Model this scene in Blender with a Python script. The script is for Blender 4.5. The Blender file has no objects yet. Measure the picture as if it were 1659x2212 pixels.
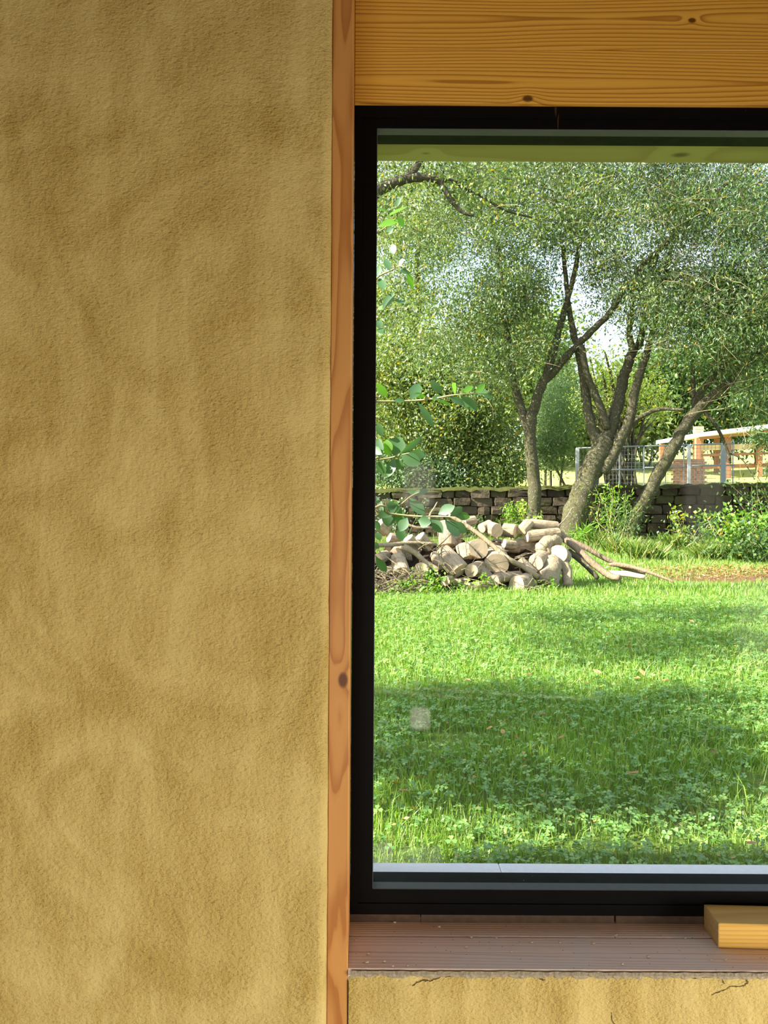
import bpy, math, random
import numpy as np
from mathutils import Vector, Matrix, Quaternion

S = bpy.context.scene
COL = S.collection
R_ = random.Random(7)
rng = np.random.default_rng(11)

# ------------------------------------------------------------------ camera
F = 1700.0; CX, CY = 790.0, 1065.0; ROLL = 0.006
EYE = 1.25                                   # eye height above the lawn
cam = bpy.data.cameras.new('camera'); cam_o = bpy.data.objects.new('camera', cam); COL.objects.link(cam_o)
cam.sensor_fit = 'VERTICAL'; cam.sensor_height = 36.0; cam.lens = 36.0 * F / 2212.0
cam.shift_x = (829.5 - CX) / 2212.0; cam.shift_y = (CY - 1106.0) / 2212.0
cam.clip_start = 0.05; cam.clip_end = 500
cam_o.matrix_world = Matrix.Translation((0, 0, EYE)) @ Matrix.Rotation(math.pi / 2, 4, 'X') @ Matrix.Rotation(ROLL, 4, 'Z')
S.camera = cam_o

# ------------------------------------------------------------------ light and exposure
SUN_DIR = Vector((-0.80, -0.22, 0.62)).normalized()      # towards the sun
S.view_settings.view_transform = 'Standard'; S.view_settings.look = 'None'
S.view_settings.exposure = 0.0; S.view_settings.gamma = 1.0; S.view_settings.use_curve_mapping = False
W = bpy.data.worlds.new('sky'); S.world = W; W.use_nodes = True
wn = W.node_tree; bg = wn.nodes['Background']
sky = wn.nodes.new('ShaderNodeTexSky'); sky.sky_type = 'NISHITA'; sky.sun_disc = False
sky.sun_elevation = math.asin(SUN_DIR.z); sky.sun_rotation = math.atan2(SUN_DIR.x, SUN_DIR.y)
sky.air_density = 1.0; sky.dust_density = 1.2; sky.ozone_density = 1.0
# thin bright cloud over the blue
tcn = wn.nodes.new('ShaderNodeTexCoord'); cln = wn.nodes.new('ShaderNodeTexNoise'); cln.inputs['Scale'].default_value = 2.2; cln.inputs['Detail'].default_value = 6.0
crm = wn.nodes.new('ShaderNodeMapRange'); crm.inputs[1].default_value = 0.40; crm.inputs[2].default_value = 0.70; crm.inputs[3].default_value = 0.35; crm.inputs[4].default_value = 0.85
cmx = wn.nodes.new('ShaderNodeMix'); cmx.data_type = 'RGBA'; cmx.inputs[7].default_value = (2.1, 2.15, 2.2, 1)
wn.links.new(tcn.outputs['Generated'], cln.inputs['Vector']); wn.links.new(cln.outputs[0], crm.inputs[0]); wn.links.new(crm.outputs[0], cmx.inputs[0]); wn.links.new(sky.outputs[0], cmx.inputs[6])
wn.links.new(cmx.outputs[2], bg.inputs[0]); bg.inputs[1].default_value = 0.70
sun = bpy.data.lights.new('sun', 'SUN'); sun.energy = 22.0; sun.angle = 0.0093; sun.color = (1.0, 0.93, 0.80)
sun_o = bpy.data.objects.new('sun', sun); COL.objects.link(sun_o)
sun_o.rotation_euler = (-SUN_DIR).to_track_quat('-Z', 'Y').to_euler(); sun_o.location = (-20, 0, 20)
# added area lamp in the unseen back doorway, spread narrowed to darken the wall top
door_lamp = bpy.data.lights.new('added_doorway_lamp', 'AREA'); door_lamp.shape = 'RECTANGLE'; door_lamp.size = 1.9; door_lamp.size_y = 1.05
door_lamp.energy = 20.0; door_lamp.spread = math.radians(85); door_lamp.color = (1.0, 0.95, 0.86)
# second added lamp, low at the right wall, aimed to rake and grade the plaster
side_lamp = bpy.data.lights.new('added_side_lamp', 'AREA'); side_lamp.shape = 'RECTANGLE'; side_lamp.size = 1.3; side_lamp.size_y = 0.85
side_lamp.energy = 46.0; side_lamp.spread = math.radians(115); side_lamp.color = (1.0, 0.95, 0.86)
side_lamp_o = bpy.data.objects.new('added_side_lamp', side_lamp); COL.objects.link(side_lamp_o)
side_lamp_o.location = (2.62, -0.10, 0.22); side_lamp_o.rotation_euler = Vector((-1.0, 0.42, -0.06)).to_track_quat('-Z', 'Y').to_euler()
door_lamp_o = bpy.data.objects.new('added_doorway_lamp', door_lamp); COL.objects.link(door_lamp_o)
door_lamp_o.location = (-1.15, -2.86, 0.30)
door_lamp_o.rotation_euler = Vector((0.12, 1.0, -0.10)).to_track_quat('-Z', 'Y').to_euler()
S.cycles.use_denoising = True
S.cycles.max_bounces = 10; S.cycles.transparent_max_bounces = 16
S.cycles.diffuse_bounces = 4; S.cycles.glossy_bounces = 2; S.cycles.transmission_bounces = 4
S.cycles.caustics_reflective = False; S.cycles.caustics_refractive = False
S.cycles.sample_clamp_indirect = 6.0

# ------------------------------------------------------------------ helpers
def P(px, py, Y):
    """photo pixel at distance Y from the camera plane -> world point"""
    u = (px - CX) / F; v = -(py - CY) / F
    return Vector(((u - ROLL * v) * Y, Y, EYE + (ROLL * u + v) * Y))

def Yfor(px, py, z):
    u = (px - CX) / F; v = -(py - CY) / F
    return (z - EYE) / (ROLL * u + v)

def link(o, parent=None):
    COL.objects.link(o)
    if parent is not None:
        o.parent = parent
    return o

def base_of(p):
    b = Vector((0, 0, 0))
    while p is not None:
        b = b + p.location; p = p.parent
    return b

def obj(name, verts, faces, mat, parent=None, smooth=False, base=None, **tags):
    """ONE mesh object; verts are world coordinates"""
    b = Vector(base) if base is not None else Vector((0, 0, 0))
    pb = base_of(parent) if parent is not None else Vector((0, 0, 0))
    if base is None:
        b = pb
    me = bpy.data.meshes.new(name)
    if isinstance(verts, np.ndarray):
        vv = verts - np.array(b)
        n = len(vv); nf = len(faces); k = faces.shape[1]
        me.vertices.add(n); me.vertices.foreach_set('co', vv.astype(np.float32).ravel())
        me.loops.add(nf * k); me.loops.foreach_set('vertex_index', faces.astype(np.int32).ravel())
        me.polygons.add(nf); me.polygons.foreach_set('loop_start', np.arange(0, nf * k, k, dtype=np.int32))
        me.update(calc_edges=True)
    else:
        me.from_pydata([tuple(Vector(v) - b) for v in verts], [], faces); me.update()
    if smooth:
        me.polygons.foreach_set('use_smooth', [True] * len(me.polygons))
    me.materials.append(mat)
    o = bpy.data.objects.new(name, me); link(o, parent)
    o.location = b - pb
    for k_, v_ in tags.items(): o[k_] = v_
    return o

def thing(name, label, cat, loc, group=None):
    o = bpy.data.objects.new(name, None); o.empty_display_size = 0.1; COL.objects.link(o)
    o.location = loc; o['label'] = label; o['category'] = cat
    if group: o['group'] = group
    return o

def struct(name, loc=(0, 0, 0)):
    o = bpy.data.objects.new(name, None); COL.objects.link(o); o.location = loc; o['kind'] = 'structure'
    return o

def boxg(x0, x1, y0, y1, z0, z1, b=0.0):
    """box, optionally chamfered"""
    if b <= 0:
        v = [(x, y, z) for z in (z0, z1) for y in (y0, y1) for x in (x0, x1)]
        f = [(0, 2, 3, 1), (4, 5, 7, 6), (0, 1, 5, 4), (2, 6, 7, 3), (0, 4, 6, 2), (1, 3, 7, 5)]
        return v, f
    import bmesh
    bm = bmesh.new(); bmesh.ops.create_cube(bm, size=1.0)
    for w in bm.verts:
        w.co = Vector(((x0 + x1) / 2 + w.co.x * (x1 - x0), (y0 + y1) / 2 + w.co.y * (y1 - y0), (z0 + z1) / 2 + w.co.z * (z1 - z0)))
    bmesh.ops.bevel(bm, geom=list(bm.edges), offset=b, segments=1, affect='EDGES', profile=0.5)
    bm.verts.index_update()
    v = [w.co.copy() for w in bm.verts]; f = [tuple(w.index for w in fc.verts) for fc in bm.faces]
    bm.free(); return v, f

def merge(*gs):
    V, Fc = [], []
    for v, f in gs:
        o = len(V); V += [Vector(a) for a in v]; Fc += [tuple(i + o for i in a) for a in f]
    return V, Fc

def box(name, x0, x1, y0, y1, z0, z1, mat, parent=None, b=0.0, **t):
    v, f = boxg(x0, x1, y0, y1, z0, z1, b)
    return obj(name, v, f, mat, parent, **t)

def tubeg(pts, rad, n=8, rough=0.0, seed=0, caps=True):
    pts = [Vector(p) for p in pts]; r_ = random.Random(seed)
    if not hasattr(rad, '__len__'): rad = [rad] * len(pts)
    V, Fc = [], []
    t0 = (pts[1] - pts[0]).normalized(); nrm = t0.orthogonal().normalized()
    for i, p in enumerate(pts):
        t = (pts[min(i + 1, len(pts) - 1)] - pts[max(i - 1, 0)]).normalized()
        nrm = (nrm - t * nrm.dot(t))
        nrm = nrm.normalized() if nrm.length > 1e-6 else t.orthogonal().normalized()
        bi = t.cross(nrm)
        for k in range(n):
            a = 2 * math.pi * k / n; rr = rad[i] * (1 + rough * r_.uniform(-1, 1))
            V.append(p + (nrm * math.cos(a) + bi * math.sin(a)) * rr)
    for i in range(len(pts) - 1):
        for k in range(n):
            a = i * n + k; b = i * n + (k + 1) % n
            Fc.append((a, b, b + n, a + n))
    if caps:
        Fc.append(tuple(range(n - 1, -1, -1))); m = (len(pts) - 1) * n; Fc.append(tuple(range(m, m + n)))
    return V, Fc

def smooth_line(pts, k=3):
    """Catmull-Rom through the points"""
    pts = [Vector(p) for p in pts]; out = []
    for i in range(len(pts) - 1):
        a = pts[max(i - 1, 0)]; b = pts[i]; c = pts[i + 1]; d = pts[min(i + 2, len(pts) - 1)]
        for j in range(k):
            t = j / k
            out.append(0.5 * ((2 * b) + (c - a) * t + (2 * a - 5 * b + 4 * c - d) * t * t + (3 * b - a - 3 * c + d) * t ** 3))
    out.append(pts[-1]); return out

# ------------------------------------------------------------------ materials
def newmat(name):
    m = bpy.data.materials.new(name); m.use_nodes = True
    nt = m.node_tree; nt.nodes.clear()
    out = nt.nodes.new('ShaderNodeOutputMaterial'); return m, nt, out

class N:
    """tiny node builder"""
    def __init__(s, nt): s.nt = nt
    def n(s, t, ins=None, **kw):
        x = s.nt.nodes.new(t)
        for k, v in kw.items(): setattr(x, k, v)
        for k, v in (ins or {}).items():
            if hasattr(v, 'links') or isinstance(v, bpy.types.NodeSocket): s.nt.links.new(v, x.inputs[k])
            else: x.inputs[k].default_value = v
        return x
    def m(s, op, a, b=None, c=None, clamp=False):
        x = s.nt.nodes.new('ShaderNodeMath'); x.operation = op; x.use_clamp = clamp
        for i, v in enumerate((a, b, c)):
            if v is None: continue
            if isinstance(v, bpy.types.NodeSocket): s.nt.links.new(v, x.inputs[i])
            else: x.inputs[i].default_value = v
        return x.outputs[0]
    def mix(s, f, a, b, blend='MIX'):
        x = s.nt.nodes.new('ShaderNodeMix'); x.data_type = 'RGBA'; x.blend_type = blend
        for i, v in ((0, f), (6, a), (7, b)):
            if isinstance(v, bpy.types.NodeSocket): s.nt.links.new(v, x.inputs[i])
            elif i == 0: x.inputs[0].default_value = v
            else: x.inputs[i].default_value = (*v, 1) if len(v) == 3 else v
        return x.outputs[2]
    def ramp(s, f, stops, interp='LINEAR'):
        x = s.nt.nodes.new('ShaderNodeValToRGB'); x.color_ramp.interpolation = interp
        e = x.color_ramp.elements
        while len(e) < len(stops): e.new(0.5)
        for q, (p, c) in zip(e, stops):
            q.position = p; q.color = (c, c, c, 1) if not hasattr(c, '__len__') else (*c, 1)
        s.nt.links.new(f, x.inputs[0]); return x.outputs[0]
    def noise(s, vec, scale, detail=2, rough=0.5, dist=0.0):
        return s.n('ShaderNodeTexNoise', {'Vector': vec, 'Scale': scale, 'Detail': detail, 'Roughness': rough, 'Distortion': dist}).outputs[0]
    def scale(s, vec, sc, off=(0, 0, 0)):
        return s.n('ShaderNodeMapping', {'Vector': vec, 'Scale': sc, 'Location': off}).outputs[0]
    def pos(s): return s.n('ShaderNodeNewGeometry').outputs['Position']
    def objc(s): return s.n('ShaderNodeTexCoord').outputs['Object']
    def bump(s, h, strength, dist, normal=None):
        ins = {'Height': h, 'Strength': strength, 'Distance': dist}
        if normal is not None: ins['Normal'] = normal
        return s.n('ShaderNodeBump', ins).outputs[0]
    def bsdf(s, col, rough=0.7, normal=None, spec=0.3, metal=0.0):
        ins = {'Base Color': col if isinstance(col, bpy.types.NodeSocket) else (*col, 1), 'Roughness': rough, 'Specular IOR Level': spec, 'Metallic': metal}
        if normal is not None: ins['Normal'] = normal
        return s.n('ShaderNodeBsdfPrincipled', ins).outputs[0]

def simple(name, col, rough=0.7, spec=0.3, metal=0.0, var=0.25, scale=12.0, bumpd=0.0, vec='obj'):
    m, nt, out = newmat(name); g = N(nt)
    v = g.objc() if vec == 'obj' else g.pos()
    nz = g.noise(v, scale, 4)
    c = g.mix(nz, tuple(a * (1 - var) for a in col), tuple(min(1, a * (1 + var)) for a in col))
    nm = g.bump(nz, 0.6, bumpd) if bumpd else None
    nt.links.new(g.bsdf(c, rough, nm, spec, metal), out.inputs[0]); return m

def plaster_mat(name, cracks=(), smear=None, seed=0.0):
    m, nt, out = newmat(name); g = N(nt); p = g.pos()
    p2 = g.scale(p, (1, 1, 1), (seed, seed, 0))
    patch = g.ramp(g.noise(p2, 3.6, 5, 0.55, 1.6), [(0.36, 0.0), (0.62, 1.0)])
    # trowel strokes: long shallow arcs, vertical near the post
    rot = g.n('ShaderNodeMapping', {'Vector': p2, 'Rotation': (0, 0.6, 0), 'Scale': (9, 1, 2.2)}).outputs[0]
    st1 = g.noise(rot, 1.6, 4, 0.6, 0.9)
    st2 = g.noise(g.scale(p2, (17, 1, 2.0)), 1.0, 4, 0.6, 0.6)
    sx = g.n('ShaderNodeSeparateXYZ', {0: p})
    near = g.n('ShaderNodeMapRange', {0: sx.outputs[0], 1: -0.32, 2: -0.10, 3: 0.0, 4: 1.0}).outputs[0]
    st = g.m('ADD', g.m('MULTIPLY', st1, g.m('SUBTRACT', 1.0, near)), g.m('MULTIPLY', st2, near))
    tone = g.m('ADD', g.m('MULTIPLY', patch, 0.55), g.m('MULTIPLY', g.ramp(st, [(0.35, 0.0), (0.68, 1.0)]), 0.55), clamp=True)
    base = g.mix(tone, (0.440, 0.300, 0.076), (0.585, 0.450, 0.175))
    big = g.noise(p2, 1.1, 2)
    base = g.mix(g.m('MULTIPLY', big, 0.35), base, (0.43, 0.32, 0.11))
    grain = g.noise(g.n('ShaderNodeMapping', {'Vector': p, 'Rotation': (0, 0.7, 0), 'Scale': (0.75, 1, 1.35)}).outputs[0], 230.0, 3, 0.65)
    grain2 = g.noise(p, 130.0, 2, 0.5)
    pits = g.ramp(grain, [(0.30, 0.0), (0.42, 1.0)])
    rough_amt = g.m('SUBTRACT', 1.15, g.m('MULTIPLY', tone, 0.75))
    col = g.mix(g.m('MULTIPLY', g.m('SUBTRACT', 1.0, pits), g.m('MULTIPLY', rough_amt, 0.55)), base, (0.18, 0.10, 0.025))
    h = g.m('ADD', g.m('MULTIPLY', grain, rough_amt), g.m('MULTIPLY', g.m('MULTIPLY', grain2, rough_amt), 0.9))
    h = g.m('ADD', h, g.m('MULTIPLY', st, 1.2))
    if cracks:
        wob = g.n('ShaderNodeTexNoise', {'Vector': p, 'Scale': 55.0, 'Detail': 3.0})
        pw = g.n('ShaderNodeVectorMath', {0: p, 1: g.n('ShaderNodeVectorMath', {0: wob.outputs['Color'], 3: 0.022}, operation='SCALE').outputs[0]}, operation='ADD').outputs[0]
        q = g.n('ShaderNodeSeparateXYZ', {0: pw}); X, Z = q.outputs[0], q.outputs[2]
        dmin = None
        for (x0, z0, x1, z1) in cracks:
            x0 += .011; x1 += .011; z0 += .011; z1 += .011
            L = math.hypot(x1 - x0, z1 - z0); ux, uz = (x1 - x0) / L, (z1 - z0) / L
            dx = g.m('SUBTRACT', X, x0); dz = g.m('SUBTRACT', Z, z0)
            t = g.m('ADD', g.m('MULTIPLY', dx, ux), g.m('MULTIPLY', dz, uz))
            tc = g.m('MINIMUM', g.m('MAXIMUM', t, 0.0), L)
            ex = g.m('SUBTRACT', dx, g.m('MULTIPLY', tc, ux)); ez = g.m('SUBTRACT', dz, g.m('MULTIPLY', tc, uz))
            d = g.m('SQRT', g.m('ADD', g.m('MULTIPLY', ex, ex), g.m('MULTIPLY', ez, ez)))
            dmin = d if dmin is None else g.m('MINIMUM', dmin, d)
        ck = g.n('ShaderNodeMapRange', {0: dmin, 1: 0.0003, 2: 0.0014, 3: 1.0, 4: 0.0}).outputs[0]
        col = g.mix(g.m('MULTIPLY', ck, 0.75), col, (0.09, 0.05, 0.015)); h = g.m('SUBTRACT', h, g.m('MULTIPLY', ck, 2.0))
    nm = g.bump(h, 1.0, 0.0042)
    nt.links.new(g.bsdf(col, 0.92, nm, 0.12), out.inputs[0]); return m

def wood_mat(name, early, late, axis, density, pith, warp=0.02, knots=(), rough=0.55, dust=0.0, dustc=(0.4, 0.36, 0.28), spec=0.3, gscale=0.6, fibre=0.25, relief=0.0006):
    """growth rings of a board cut from a log whose pith runs along `axis`; world space"""
    m, nt, out = newmat(name); g = N(nt); p = g.pos()
    q = g.n('ShaderNodeSeparateXYZ', {0: p}); xyz = [q.outputs[i] for i in range(3)]
    gi = 'xyz'.index(axis); oi = [i for i in range(3) if i != gi]
    sc = [1 / 0.12] * 3; sc[gi] = gscale
    low = g.noise(g.scale(p, tuple(sc)), 1.0, 2, 0.4)
    sc2 = [1 / 0.03] * 3; sc2[gi] = gscale * 3
    mid = g.noise(g.scale(p, tuple(sc2)), 1.0, 2, 0.5)
    a = g.m('SUBTRACT', xyz[oi[0]], pith[0]); b = g.m('SUBTRACT', xyz[oi[1]], pith[1])
    r = g.m('SQRT', g.m('ADD', g.m('MULTIPLY', a, a), g.m('MULTIPLY', b, b)))
    r = g.m('ADD', r, g.m('MULTIPLY', g.m('SUBTRACT', low, 0.5), warp))
    r = g.m('ADD', r, g.m('MULTIPLY', g.m('SUBTRACT', mid, 0.5), warp * 0.10))
    kmask = None
    for (kx, ky, kz, kr) in knots:
        dv = []
        for i, kk in enumerate((kx, ky, kz)):
            dv.append(g.m('MULTIPLY', g.m('SUBTRACT', xyz[i], kk), (0.62 if i == gi else 1.0) / kr))
        d2 = g.m('ADD', g.m('ADD', g.m('MULTIPLY', dv[0], dv[0]), g.m('MULTIPLY', dv[1], dv[1])), g.m('MULTIPLY', dv[2], dv[2]))
        r = g.m('ADD', r, g.m('MULTIPLY', g.m('EXPONENT', g.m('MULTIPLY', d2, -0.22)), kr * 0.9))
        k = g.n('ShaderNodeMapRange', {0: d2, 1: 0.35, 2: 1.0, 3: 1.0, 4: 0.0}).outputs[0]
        kmask = k if kmask is None else g.m('MAXIMUM', kmask, k)
    t = g.m('FRACT', g.m('MULTIPLY', r, density))
    lw = g.ramp(t, [(0.0, 0.25), (0.12, 0.0), (0.55, 0.18), (0.86, 0.95), (0.95, 1.0), (1.0, 0.25)])
    sc3 = [900.0] * 3; sc3[gi] = 14.0
    fib = g.noise(g.scale(p, tuple(sc3)), 1.0, 3, 0.6)
    col = g.mix(lw, early, late)
    col = g.mix(g.m('MULTIPLY', fib, fibre), col, tuple(c * 0.55 for c in late))
    tintn = g.noise(g.scale(p, tuple(sc)), 0.7, 2)
    col = g.mix(g.m('MULTIPLY', tintn, 0.25), col, tuple(c * 1.15 for c in early))
    if kmask is not None: col = g.mix(kmask, col, tuple(c * 0.32 for c in late))
    if dust > 0:
        dn = g.ramp(g.noise(p, 7.0, 5, 0.65, 0.6), [(0.50, 0.0), (0.66, 1.0)])
        fine = g.ramp(g.noise(p, 420.0, 2), [(0.38, 0.25), (0.62, 1.0)])
        col = g.mix(g.m('MULTIPLY', g.m('MULTIPLY', dn, fine), dust), col, dustc)
        grit = g.n('ShaderNodeTexVoronoi', {'Vector': p, 'Scale': 60.0, 'Randomness': 1.0})
        gm = g.m('LESS_THAN', grit.outputs['Distance'], 0.075)
        col = g.mix(g.m('MULTIPLY', gm, 0.75), col, (0.07, 0.045, 0.03))
    nm = g.bump(g.m('ADD', lw, g.m('MULTIPLY', fib, 0.5)), 0.5, relief)
    nt.links.new(g.bsdf(col, rough, nm, spec), out.inputs[0]); return m

def leaf_mat(name, dark, light, trans=0.42, gloss=0.10, yellow=0.03, ycol=(0.42, 0.30, 0.03)):
    m, nt, out = newmat(name); g = N(nt)
    rnd = g.n('ShaderNodeNewGeometry').outputs['Random Per Island']
    c = g.mix(rnd, dark, light)
    fr = g.m('FRACT', g.m('MULTIPLY', rnd, 37.31))
    c = g.mix(g.m('LESS_THAN', fr, yellow), c, ycol)
    ct = g.mix(1.0, c, (1.25, 1.35, 0.45), 'MULTIPLY')
    d = g.n('ShaderNodeBsdfDiffuse', {'Color': c}).outputs[0]
    t = g.n('ShaderNodeBsdfTranslucent', {'Color': ct}).outputs[0]
    s = g.n('ShaderNodeMixShader', {0: trans, 1: d, 2: t}).outputs[0]
    gl = g.n('ShaderNodeBsdfGlossy', {'Color': (0.8, 0.85, 0.9, 1), 'Roughness': 0.5}).outputs[0]
    s = g.n('ShaderNodeMixShader', {0: gloss, 1: s, 2: gl}).outputs[0]
    nt.links.new(s, out.inputs[0]); return m

def bark_mat(name, c1, c2, moss=(0.10, 0.11, 0.025), mossamt=0.4, lichen=0.3, scale=9.0, zt=None):
    m, nt, out = newmat(name); g = N(nt); p = g.pos()
    ps = g.scale(p, (1, 1, 0.35))
    n1 = g.noise(ps, scale * 3.0, 5, 0.65)
    n2 = g.noise(p, scale, 4, 0.6, 0.5)
    c = g.mix(n1, c1, c2)
    mm = g.ramp(n2, [(0.42, 0.0), (0.62, 1.0)])
    if zt:
        sz = g.n('ShaderNodeSeparateXYZ', {0: p}).outputs[2]
        mm = g.m('MULTIPLY', mm, g.n('ShaderNodeMapRange', {0: sz, 1: zt[0], 2: zt[1], 3: 1.0, 4: 0.25}).outputs[0])
    c = g.mix(g.m('MULTIPLY', mm, mossamt), c, moss)
    li = g.ramp(g.noise(p, scale * 2.2, 3, 0.5), [(0.60, 0.0), (0.66, 1.0)])
    c = g.mix(g.m('MULTIPLY', li, lichen), c, (0.40, 0.42, 0.36))
    nm = g.bump(n1, 0.9, 0.03)
    nt.links.new(g.bsdf(c, 0.9, nm, 0.15), out.inputs[0]); return m

M = {}
# plaster cracks on the low wall: from photo pixels
def seg(*pp):
    o = []
    for (a, b) in zip(pp[:-1], pp[1:]):
        A = P(a[0], a[1], 1.44); B = P(b[0], b[1], 1.44); o.append((A.x, A.z, B.x, B.z))
    return o
CR = seg((893, 2126), (940, 2114), (955, 2110), (975, 2111), (989, 2097)) + seg((1558, 2098), (1559, 2122)) + seg((1606, 2097), (1611, 2122), (1560, 2137), (1536, 2147)) + seg((1150, 2105), (1178, 2111)) + seg((1320, 2191), (1330, 2212))
M['plaster'] = plaster_mat('earth_plaster')
M['plaster_low'] = plaster_mat('earth_plaster_low', CR, seed=3.7)
M['mortar'] = simple('grey_mortar', (0.30, 0.25, 0.17), 0.95, 0.1, var=0.5, scale=160, bumpd=0.004, vec='pos')
kp = P(741, 1469, 1.44)
M['post'] = wood_mat('orange_larch_post', (0.50, 0.235, 0.062), (0.33, 0.115, 0.022), 'z', 95, (-0.046, 1.475), 0.10, [(kp.x, 1.44, kp.z, 0.0105)], rough=0.5, gscale=1.6, fibre=0.2)
kl = P(1140, 213, 1.575)
kl2 = P(1495, 44, 1.575)
zj = P(1200, 108, 1.575).z
zlb = P(1200, 223.5, 1.575).z
M['lintel_a'] = wood_mat('larch_lintel_upper', (0.72, 0.385, 0.055), (0.34, 0.130, 0.012), 'x', 155, (1.585, P(1200, 40, 1.575).z), 0.055, [(kl2.x, 1.575, kl2.z, 0.006)], rough=0.5, gscale=0.9)
M['lintel_b'] = wood_mat('larch_lintel_lower', (0.72, 0.385, 0.055), (0.34, 0.130, 0.012), 'x', 155, (1.585, P(1200, 178, 1.575).z), 0.055, [(kl.x, 1.575, kl.z, 0.008)], rough=0.5, gscale=0.8)
M['sill'] = wood_mat('dusty_larch_sill', (0.84, 0.63, 0.50), (0.68, 0.45, 0.33), 'x', 160, (1.50, 0.345), 0.03, rough=0.6, dust=0.75, dustc=(0.66, 0.62, 0.53), spec=0.4)
M['block'] = wood_mat('yellow_pine', (0.60, 0.36, 0.075), (0.47, 0.24, 0.04), 'x', 120, (1.50, 0.20), 0.03, rough=0.6, fibre=0.18, relief=0.0002)
M['block_end'] = simple('sawn_end_grain', (0.42, 0.28, 0.11), 0.85, 0.15, var=0.3, scale=130, bumpd=0.002, vec='pos')
M['soffit'] = wood_mat('rough_larch_soffit', (0.46, 0.47, 0.15), (0.36, 0.34, 0.10), 'x', 60, (1.75, 2.2), 0.05, [(P(920, 322, 1.74).x, 1.74, P(920, 322, 1.74).z, 0.012), (P(1470, 322, 1.74).x, 1.74, P(1470, 322, 1.74).z, 0.02)], rough=0.85, spec=0.1)  # green bounce light from the grass is put into the larch colour

def frame_mat():
    m, nt, out = newmat('black_window_frame'); g = N(nt); p = g.pos()
    v = g.n('ShaderNodeTexVoronoi', {'Vector': p, 'Scale': 42.0})
    sel = g.m('GREATER_THAN', g.n('ShaderNodeSeparateColor', {0: v.outputs['Color']}).outputs[0], 0.86)
    sz = g.n('ShaderNodeSeparateXYZ', {0: p}).outputs[2]
    low = g.n('ShaderNodeMapRange', {0: sz, 1: 0.45, 2: 0.75, 3: 1.0, 4: 0.10}).outputs[0]
    sp = g.m('MULTIPLY', g.m('MULTIPLY', g.m('LESS_THAN', v.outputs['Distance'], 0.055), sel), low)
    # drips of mud under the lintel
    dr = g.ramp(g.noise(g.scale(p, (60, 1, 6)), 1.0, 3), [(0.62, 0.0), (0.70, 1.0)])
    sx = g.n('ShaderNodeSeparateXYZ', {0: p}).outputs[0]
    c0 = P(1165, 250, 1.59)
    dm = g.m('MULTIPLY', g.m('LESS_THAN', g.m('ABSOLUTE', g.m('SUBTRACT', sx, c0.x)), 0.06), g.m('GREATER_THAN', sz, c0.z - 0.03))
    drip = g.m('MULTIPLY', g.m('MULTIPLY', dr, dm), 0.45)
    c = g.mix(g.m('MULTIPLY', sp, 0.7), (0.0035, 0.0030, 0.0028), (0.30, 0.25, 0.16))
    c = g.mix(drip, c, (0.30, 0.16, 0.06))
    sm = g.noise(p, 30, 4)
    nt.links.new(g.bsdf(c, g.n('ShaderNodeMapRange', {0: sm, 3: 0.35, 4: 0.55}).outputs[0], None, 0.05), out.inputs[0]); return m
M['frame'] = frame_mat()
M['bead'] = simple('glazing_bead', (0.05, 0.054, 0.06), 0.45, 0.4, var=0.3, scale=60, vec='pos')
M['gasket'] = simple('rubber_gasket', (0.006, 0.006, 0.007), 0.6, 0.3)
M['packer'] = simple('dusty_packer', (0.085, 0.055, 0.035), 0.9, 0.1, var=0.4, scale=80, vec='pos')
M['ledge'] = simple('pale_grey_ledge', (0.88, 0.88, 0.88), 0.5, 0.5, var=0.10, scale=140, vec='pos')

def glass_mat():
    m, nt, out = newmat('window_glass'); g = N(nt); p = g.pos()
    fr = g.n('ShaderNodeFresnel', {'IOR': 1.45}).outputs[0]
    tr = g.n('ShaderNodeBsdfTransparent', {'Color': (0.985, 0.995, 0.985, 1)}).outputs[0]
    gl = g.n('ShaderNodeBsdfGlossy', {'Color': (1, 1, 1, 1), 'Roughness': 0.0}).outputs[0]
    s = g.n('ShaderNodeMixShader', {0: g.m('MULTIPLY', fr, 0.40), 1: tr, 2: gl}).outputs[0]
    # hazy room reflections and smudges painted on the pane as pale diffuse patches
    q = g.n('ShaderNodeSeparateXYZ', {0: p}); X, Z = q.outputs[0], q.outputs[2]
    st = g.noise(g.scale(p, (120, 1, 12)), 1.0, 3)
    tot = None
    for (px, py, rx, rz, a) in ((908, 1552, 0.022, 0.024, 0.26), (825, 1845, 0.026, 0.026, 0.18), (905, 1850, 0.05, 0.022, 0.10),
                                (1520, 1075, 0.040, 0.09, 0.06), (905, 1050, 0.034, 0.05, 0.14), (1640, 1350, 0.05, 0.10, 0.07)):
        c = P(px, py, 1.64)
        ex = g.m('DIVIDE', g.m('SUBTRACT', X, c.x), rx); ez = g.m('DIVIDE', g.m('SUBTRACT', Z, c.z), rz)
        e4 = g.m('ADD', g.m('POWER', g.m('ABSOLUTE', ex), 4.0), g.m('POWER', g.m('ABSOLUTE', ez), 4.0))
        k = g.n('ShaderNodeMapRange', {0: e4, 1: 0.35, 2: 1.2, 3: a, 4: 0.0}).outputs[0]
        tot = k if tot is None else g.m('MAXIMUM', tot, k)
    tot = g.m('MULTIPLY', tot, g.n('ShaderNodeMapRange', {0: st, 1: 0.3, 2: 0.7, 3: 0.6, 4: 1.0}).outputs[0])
    haze = g.n('ShaderNodeBsdfDiffuse', {'Color': (0.75, 0.75, 0.70, 1)}).outputs[0]
    s = g.n('ShaderNodeMixShader', {0: g.m('MULTIPLY', tot, 0.75), 1: s, 2: haze}).outputs[0]
    nt.links.new(s, out.inputs[0]); return m
M['glass'] = glass_mat()
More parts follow.
